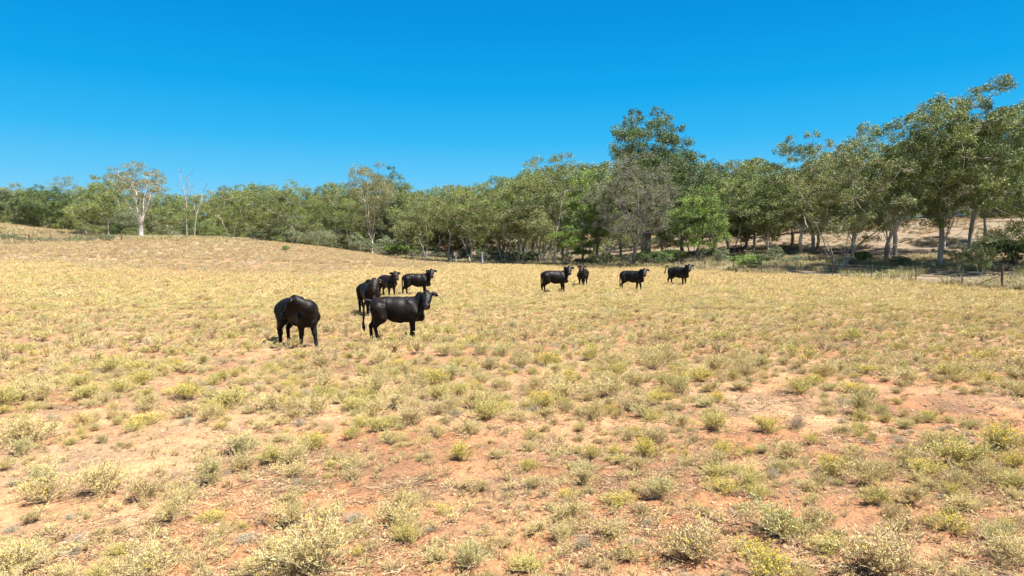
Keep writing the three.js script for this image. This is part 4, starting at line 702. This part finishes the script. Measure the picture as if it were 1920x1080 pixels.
// ------------------------------------------------------------------ dry grass beyond the fence
{
  const mk = (c0, c1, seed) => { const r = rng(seed), b = new Buf(); for (let i = 0; i < 46; i++) { const a = r() * 2 * PI, k = 0.05 + 0.22 * r(), x = cos(a) * k, z = sin(a) * k, hh = 0.3 + 0.5 * r(), lx = cos(a) * (0.1 + 0.3 * r()), lz = sin(a) * (0.1 + 0.3 * r()), w = 0.012; const c = jit(mixc(c0, c1, r()), r, 0.4), s = r() * PI, u = b.v(x - cos(s) * w, 0, z - sin(s) * w, c), v = b.v(x + cos(s) * w, 0, z + sin(s) * w, c), m = b.v(x + lx * 0.4 + cos(s) * w, hh * 0.65, z + lz * 0.4 + sin(s) * w, c), n = b.v(x + lx * 0.4 - cos(s) * w, hh * 0.65, z + lz * 0.4 - sin(s) * w, c), t = b.v(x + lx, hh * (0.8 + 0.2 * r()), z + lz, c); b.quad(u, v, m, n); b.tri(n, m, t); } return b.geo(false); };
  const sets = [['dry_grass', [0.42, 0.34, 0.19], [0.32, 0.275, 0.15], 'tall grey-brown dry grass beyond the fence', 4300], ['green_grass', [0.29, 0.285, 0.115], [0.38, 0.325, 0.155], 'olive rank grass beyond the fence', 1700], ['straw_grass', [0.43, 0.325, 0.18], [0.36, 0.265, 0.145], 'short pinkish dry grass on the slopes', 7000]];
  sets.forEach(([name, c0, c1, label, count], si) => {
    const r = rng(800 + si), list = [];
    for (let n = 0; n < 60000 && list.length < count; n++) {
      const d = 38 + 92 * r(), x = (r() * 2 - 1) * d * 0.8, z = -d, o = beyondFence(x, z), left = x < -0.1 * d && d > 56, b = fbm(x * 0.12 + si * 9, z * 0.12, 3);
      if (si < 2 ? !(o > -0.5 && o < 24 && b > 0.42 + o * 0.004) && !(x < -38 && d > 86 && b > 0.5) : !((left && d > 62 && r() < 0.5) || (o > 4 && b > 0.5))) continue;
      list.push([x, z, (si === 2 ? 0.32 + 0.3 * r() : 0.42 + 0.5 * r())]);
    }
    const im = new THREE.InstancedMesh(mk(c0, c1, 40 + si), M.scrub, list.length), m4 = new THREE.Matrix4(), q = new THREE.Quaternion();
    list.forEach(([x, z, s], i) => { q.setFromAxisAngle(V(0, 1, 0), r() * 6.28); m4.compose(V(x, hAt(x, z) - 0.02, z), q, V(s * 1.5, s, s * 1.5)); im.setMatrixAt(i, m4); });
    im.castShadow = im.receiveShadow = true; im.name = name; im.userData = { kind: 'stuff', label, category: 'grass' }; scene.add(im);
  });
}

// ------------------------------------------------------------------ fences and gate
const bar = (a, b, ra, rb, seg, c) => { const u = new Buf(); u.tube([a, b], [ra, rb], seg, c || [1, 1, 1], true); const g = u.geo(true); g.deleteAttribute('color'); return g; };
function fence(name, posts, label, mats, wires, hgt) {
  const g = new THREE.Group(), base = posts[0].clone(); g.position.copy(base); const r = rng(posts.length * 31);
  const tops = posts.map((p, i) => { const l = p.clone().sub(base), h = hgt(i) * (0.95 + 0.1 * r()), ln = V((r() - 0.5) * 0.08, 0, (r() - 0.5) * 0.08), m = mats(i); part(g, 'post', bar(V(l.x, l.y - 0.3, l.z), V(l.x + ln.x, l.y + h, l.z + ln.z), m[1], m[1] * 0.9, m[1] > 0.05 ? 10 : 5), m[0]); return l; });
  for (const w of wires) for (let i = 0; i < tops.length - 1; i++) part(g, 'wire', bar(V(tops[i].x, tops[i].y + w, tops[i].z), V(tops[i + 1].x, tops[i + 1].y + w, tops[i + 1].z), 0.006, 0.006, 3), M.wire);
  return tag(g, name, label, 'fence');
}
const along = (line, step) => { const out = [line[0].clone()]; let left = step; for (let i = 0; i < line.length - 1; i++) { let a = line[i].clone(), L = hypot(line[i + 1].x - a.x, line[i + 1].z - a.z), s = 0; while (L - s > left) { s += left; left = step; const t = s / L, x = lerp(a.x, line[i + 1].x, t), z = lerp(a.z, line[i + 1].z, t); out.push(V(x, hAt(x, z), z)); } left -= L - s; } return out; };
{
  const pr = [[1985, 38.6], [1880, 42], [1805, 44.5], [1718, 48], [1635, 50.8], [1562, 53.2], [1492, 55.2], [1428, 57], [1375, 59.3], [1322, 61.6], [1272, 64], [1222, 67], [1180, 69.5], [1138, 72], [1100, 74.5], [1068, 77], [1036, 79.5], [1008, 82], [984, 84.5], [962, 86.5]].map(([px, d]) => onGround(px, d));
  const f = fence('wire_fence', pr, 'wire fence on rusty steel posts running right from the gate', (i) => (i === 1 ? [M.rust, 0.08] : [i % 4 === 1 ? M.rust : M.steel, 0.042]), [0.25, 0.5, 0.75, 1.0], (i) => (i === 1 ? 1.42 : 1.15));
  const c = pr[1].clone().sub(pr[0]), dir = pr[2].clone().sub(pr[1]).normalize();
  part(f, 'brace', bar(V(c.x, c.y + 0.95, c.z), V(c.x + dir.x * 2, c.y + dir.y * 2 + 0.02, c.z + dir.z * 2), 0.024, 0.024, 6), M.rust, 'diagonal rusty brace');
  const l2 = [[849, 92.6], [820, 97], [793, 101.5], [773, 105], [753, 108.3], [734, 111.6], [716, 114.8], [697, 118], [681, 121.3], [664, 124.6], [648, 128]].map(([px, d]) => onGround(px, d));
  const f2 = fence('wire_fence', l2, 'wire fence on thin steel posts climbing left from the white post', (i) => [i === 6 ? M.rust : M.steel, 0.055], [0.25, 0.55, 0.85, 1.1], () => 1.2);
  part(f2, 'brace', bar(V(0.25, 0.95, 0.35), V(-1.5, 0.1, -1.6), 0.05, 0.05, 6), M.rust, 'diagonal timber brace');
  const l3 = [[-60, 92], [12, 90], [57, 88.6], [97, 87.5], [132, 86.5], [166, 85.6], [200, 84.8], [229, 84]].map(([px, d]) => onGround(px, d));
  fence('wire_fence', l3, 'wire fence on dark posts across the left rise', (i) => [i === 2 || i === 7 ? M.rust : M.steel, i === 2 || i === 7 ? 0.085 : 0.036], [0.3, 0.6, 0.9], (i) => (i === 7 ? 1.35 : 1.1));
  for (const [px, d, h, label] of [[855, 92, 1.5, 'short white post left of the gate opening'], [904, 90.5, 1.65, 'taller white post that the gate hangs on']]) {
    const p = onGround(px, d), g = new THREE.Group(); g.position.copy(p); part(g, 'post', bar(V(0, -0.3, 0), V(0.02, h, 0), 0.13, 0.12, 12), M.whitepaint); part(g, 'cap', bar(V(0.02, h, 0), V(0.02, h + 0.05, 0), 0.12, 0.06, 12), M.whitepaint); tag(g, 'gate_post', label, 'post');
  }
  const a = onGround(909, 90), b = onGround(952, 87), g = new THREE.Group(), e = b.clone().sub(a); g.position.copy(a);
  for (const y of [0.25, 0.55, 0.85, 1.2]) part(g, 'rail', bar(V(0, y, 0), V(e.x, e.y + y, e.z), y === 1.2 ? 0.032 : 0.022, y === 1.2 ? 0.032 : 0.022, 6), M.wire);
  for (const t of [0, 0.5, 1]) part(g, 'upright', bar(V(e.x * t, e.y * t + 0.2, e.z * t), V(e.x * t, e.y * t + 1.22, e.z * t), 0.026, 0.026, 6), M.wire);
  tag(g, 'farm_gate', 'grey tubular steel gate hung on the taller white post', 'gate');
}

// ------------------------------------------------------------------ fallen timber, stones, litter
{
  const r = rng(97);
  const log = (px, d, len, rad, turn, tilt, c, label, group) => {
    const p = onGround(px, d), b = new Buf(), pts = [], rs = []; for (let k = 0; k <= 8; k++) { const t = k / 8; pts.push(V((t - 0.5) * len, rad * 0.7 + (t - 0.5) * len * tilt + (r() - 0.5) * rad * 0.6 + max(0, abs(t - 0.5) * len * tilt * 0), (r() - 0.5) * rad)); rs.push(rad * lerp(1, 0.55, t) * (0.9 + 0.2 * r())); }
    b.tube(pts, rs, 8, () => jit(c, r, 0.25), true); const g = new THREE.Group(); part(g, 'trunk', b.geo(true), M.bark);
    const s = new Buf(), k = 3 + floor(r() * 3), q = pts[k]; s.tube([q, V(q.x + 0.25 * len * 0.4, q.y + 0.16 * len, q.z + 0.1 * len)], [rad * 0.4, rad * 0.15], 5, c, true); part(g, 'branch', s.geo(true), M.bark);
    g.position.copy(p); g.rotation.y = turn; tag(g, 'fallen_log', label, 'log', group);
  };
  const pale = [0.5, 0.45, 0.38], dark = [0.17, 0.14, 0.115];
  log(1878, 76, 3.6, 0.11, 0.5, 0.12, pale, 'long pale log lying on the bank at the far right');
  log(1688, 84, 2.2, 0.10, -0.9, 0.3, dark, 'dark log at the foot of the bank behind the leaning trunk');
  log(1660, 80, 2.6, 0.12, 0.2, 0.02, dark, 'dark stump log in the shade left of the bank');
  log(1395, 92, 5.0, 0.16, 0.25, 0.06, dark, 'long dark log along the eroded bank');
  log(348, 82, 1.1, 0.10, 0.1, 0, dark, 'short dark log on the bare left slope');
  log(386, 75, 1.0, 0.05, 0.9, 0.03, pale, 'thin pale branch on the bare left slope');
  log(1415, 38, 0.9, 0.02, 0.6, 0.2, pale, 'thin pale stick in the yellow scrub right of centre');
  for (let i = 0; i < 16; i++) log(1868 + r() * 60, 68 + r() * 7, 1.2 + 1.6 * r(), 0.07 + 0.07 * r(), r() * 3, (r() - 0.5) * 0.5, r() < 0.5 ? pale : [0.3, 0.26, 0.22], 'grey log in the heap of timber on the right bank', 'logs in the timber heap');
  for (let i = 0; i < 18; i++) { const px = 640 + r() * 420; log(px, (px < 850 ? lerp(124, 97, (px - 640) / 210) : lerp(97, 86, (px - 850) / 210)) + 3 + 4 * r(), 1.4 + 2 * r(), 0.06 + 0.06 * r(), r() * 3, (r() - 0.5) * 0.1, r() < 0.6 ? [0.4, 0.36, 0.31] : dark, 'fallen log at the edge of the wood near the gate', 'fallen logs at the wood edge'); }
  const rockGeo = (seed, c) => { const q = rng(seed), g = new THREE.IcosahedronGeometry(0.5, 2), p = g.attributes.position, col = new Float32Array(p.count * 3), planes = []; for (let i = 0; i < 9; i++) planes.push(V(q() - 0.5, q() - 0.5, q() - 0.5).normalize().multiplyScalar(0.28 + 0.14 * q())); for (let i = 0; i < p.count; i++) { const v = V(p.getX(i), p.getY(i), p.getZ(i)); for (const n of planes) { const l = n.length(), e = v.dot(n) / l; if (e > l) v.addScaledVector(n, -(e - l) / l); } p.setXYZ(i, v.x, v.y * 0.62, v.z); const k = 0.8 + 0.4 * vnoise(v.x * 9 + seed, v.z * 9 + v.y * 5); col.set([c[0] * k, c[1] * k, c[2] * k], i * 3); } g.setAttribute('color', new THREE.BufferAttribute(col, 3)); g.computeVertexNormals(); return g; };
  const rs = [rockGeo(1, [0.27, 0.165, 0.105]), rockGeo(2, [0.42, 0.37, 0.31]), rockGeo(3, [0.30, 0.17, 0.10])];
  const rock = (p, s, k, label, group) => { const m = new THREE.Mesh(rs[k], M.stone); m.castShadow = m.receiveShadow = true; m.position.set(p.x, p.y + s * 0.04, p.z); m.scale.setScalar(s); m.rotation.y = r() * 6; tag(m, 'rock', label, 'rock', group); };
  rock(ground(255, 946), 0.13, 0, 'flat brown stone on bare soil in the left foreground'); rock(ground(146, 1022), 0.15, 0, 'flat brown stone near the bottom left corner');
  rock(onGround(185, 62), 0.55, 0, 'pale reddish rock on the brown left slope');
  for (let i = 0; i < 46; i++) { const px = 180 + r() * 520, d = 76 + r() * 24; rock(onGround(px, d), 0.12 + 0.28 * r() * r(), 1, 'small whitish stone scattered on the left slope', 'whitish stones on the left slope'); }
  // pebbles, clods and twigs on the near soil
  const scatter = (name, geo, mat, count, label, sizes, seed, dmax, cols) => {
    const q = rng(seed), im = new THREE.InstancedMesh(geo, mat, count), m4 = new THREE.Matrix4(), e = new THREE.Euler(), qt = new THREE.Quaternion(), c = new THREE.Color();
    for (let i = 0; i < count;) { const d = 4 + dmax * q() ** 1.3, x = (q() * 2 - 1) * (d * 0.78 + 1), z = -d; if (q() > sstep(fbm(x * 0.6 + seed, z * 0.6, 3), 0.32, 0.62)) continue; const s = sizes(q); qt.setFromEuler(e.set((q() - 0.5) * 0.5, q() * 6.28, (q() - 0.5) * 0.5)); m4.compose(V(x, hAt(x, z) + s * 0.02, z), qt, V(s, s * (0.7 + 0.5 * q()), s)); im.setMatrixAt(i, m4); const b = 0.75 + 0.5 * q(); im.setColorAt(i, c.setRGB(b, b, b)); i++; }
    im.castShadow = im.receiveShadow = true; im.name = name; im.userData = { kind: 'stuff', label, category: name.split('_').pop() }; scene.add(im);
  };
  scatter('soil_clods', rs[2], M.stone, 9000, 'small red-brown clods on the bare soil', (q) => 0.015 + 0.065 * q() ** 3, 11, 18);
  const tw = new Buf(); { const q = rng(3); for (let i = 0; i < 7; i++) { const a = q() * 6.28, l = 0.25 + 0.35 * q(), x = (q() - 0.5) * 0.7, z = (q() - 0.5) * 0.7; tw.tube([V(x, 0.02, z), V(x + cos(a) * l * 0.5, 0.03 + 0.05 * q(), z + sin(a) * l * 0.5 + 0.05), V(x + cos(a + 0.3) * l, 0.02 + 0.08 * q(), z + sin(a + 0.3) * l)], [0.012, 0.01, 0.005], 3, jit(q() < 0.5 ? [0.20, 0.13, 0.08] : [0.38, 0.28, 0.17], q, 0.5)); } for (let i = 0; i < 26; i++) { const a = q() * 6.28, x = (q() - 0.5) * 1.1, z = (q() - 0.5) * 1.1; tw.leaf(x, 0.02 + 0.04 * q(), z, cos(a) * 0.09, 0.03 * (q() - 0.3), sin(a) * 0.09, -sin(a) * 0.016, 0.012 * q(), cos(a) * 0.016, jit(q() < 0.5 ? [0.22, 0.145, 0.085] : [0.42, 0.32, 0.17], q, 0.5)); } }
  scatter('twig_litter', tw.geo(false), M.scrub, 6500, 'dry twigs and leaf litter on the bare soil', (q) => 0.12 + 0.26 * q(), 23, 22);
  const weed = bush('dry', 991, 2), weed2 = bush('straw', 992, 2);
  scatter('dry_weeds', weed, M.scrub, 4500, 'tiny brown dry weeds on the soil', (q) => 0.08 + 0.16 * q() ** 2, 31, 26);
  scatter('straw_weeds', weed2, M.scrub, 2200, 'tiny straw-coloured weeds on the soil', (q) => 0.08 + 0.2 * q() ** 2, 37, 26);
}
renderer.render(scene, camera);
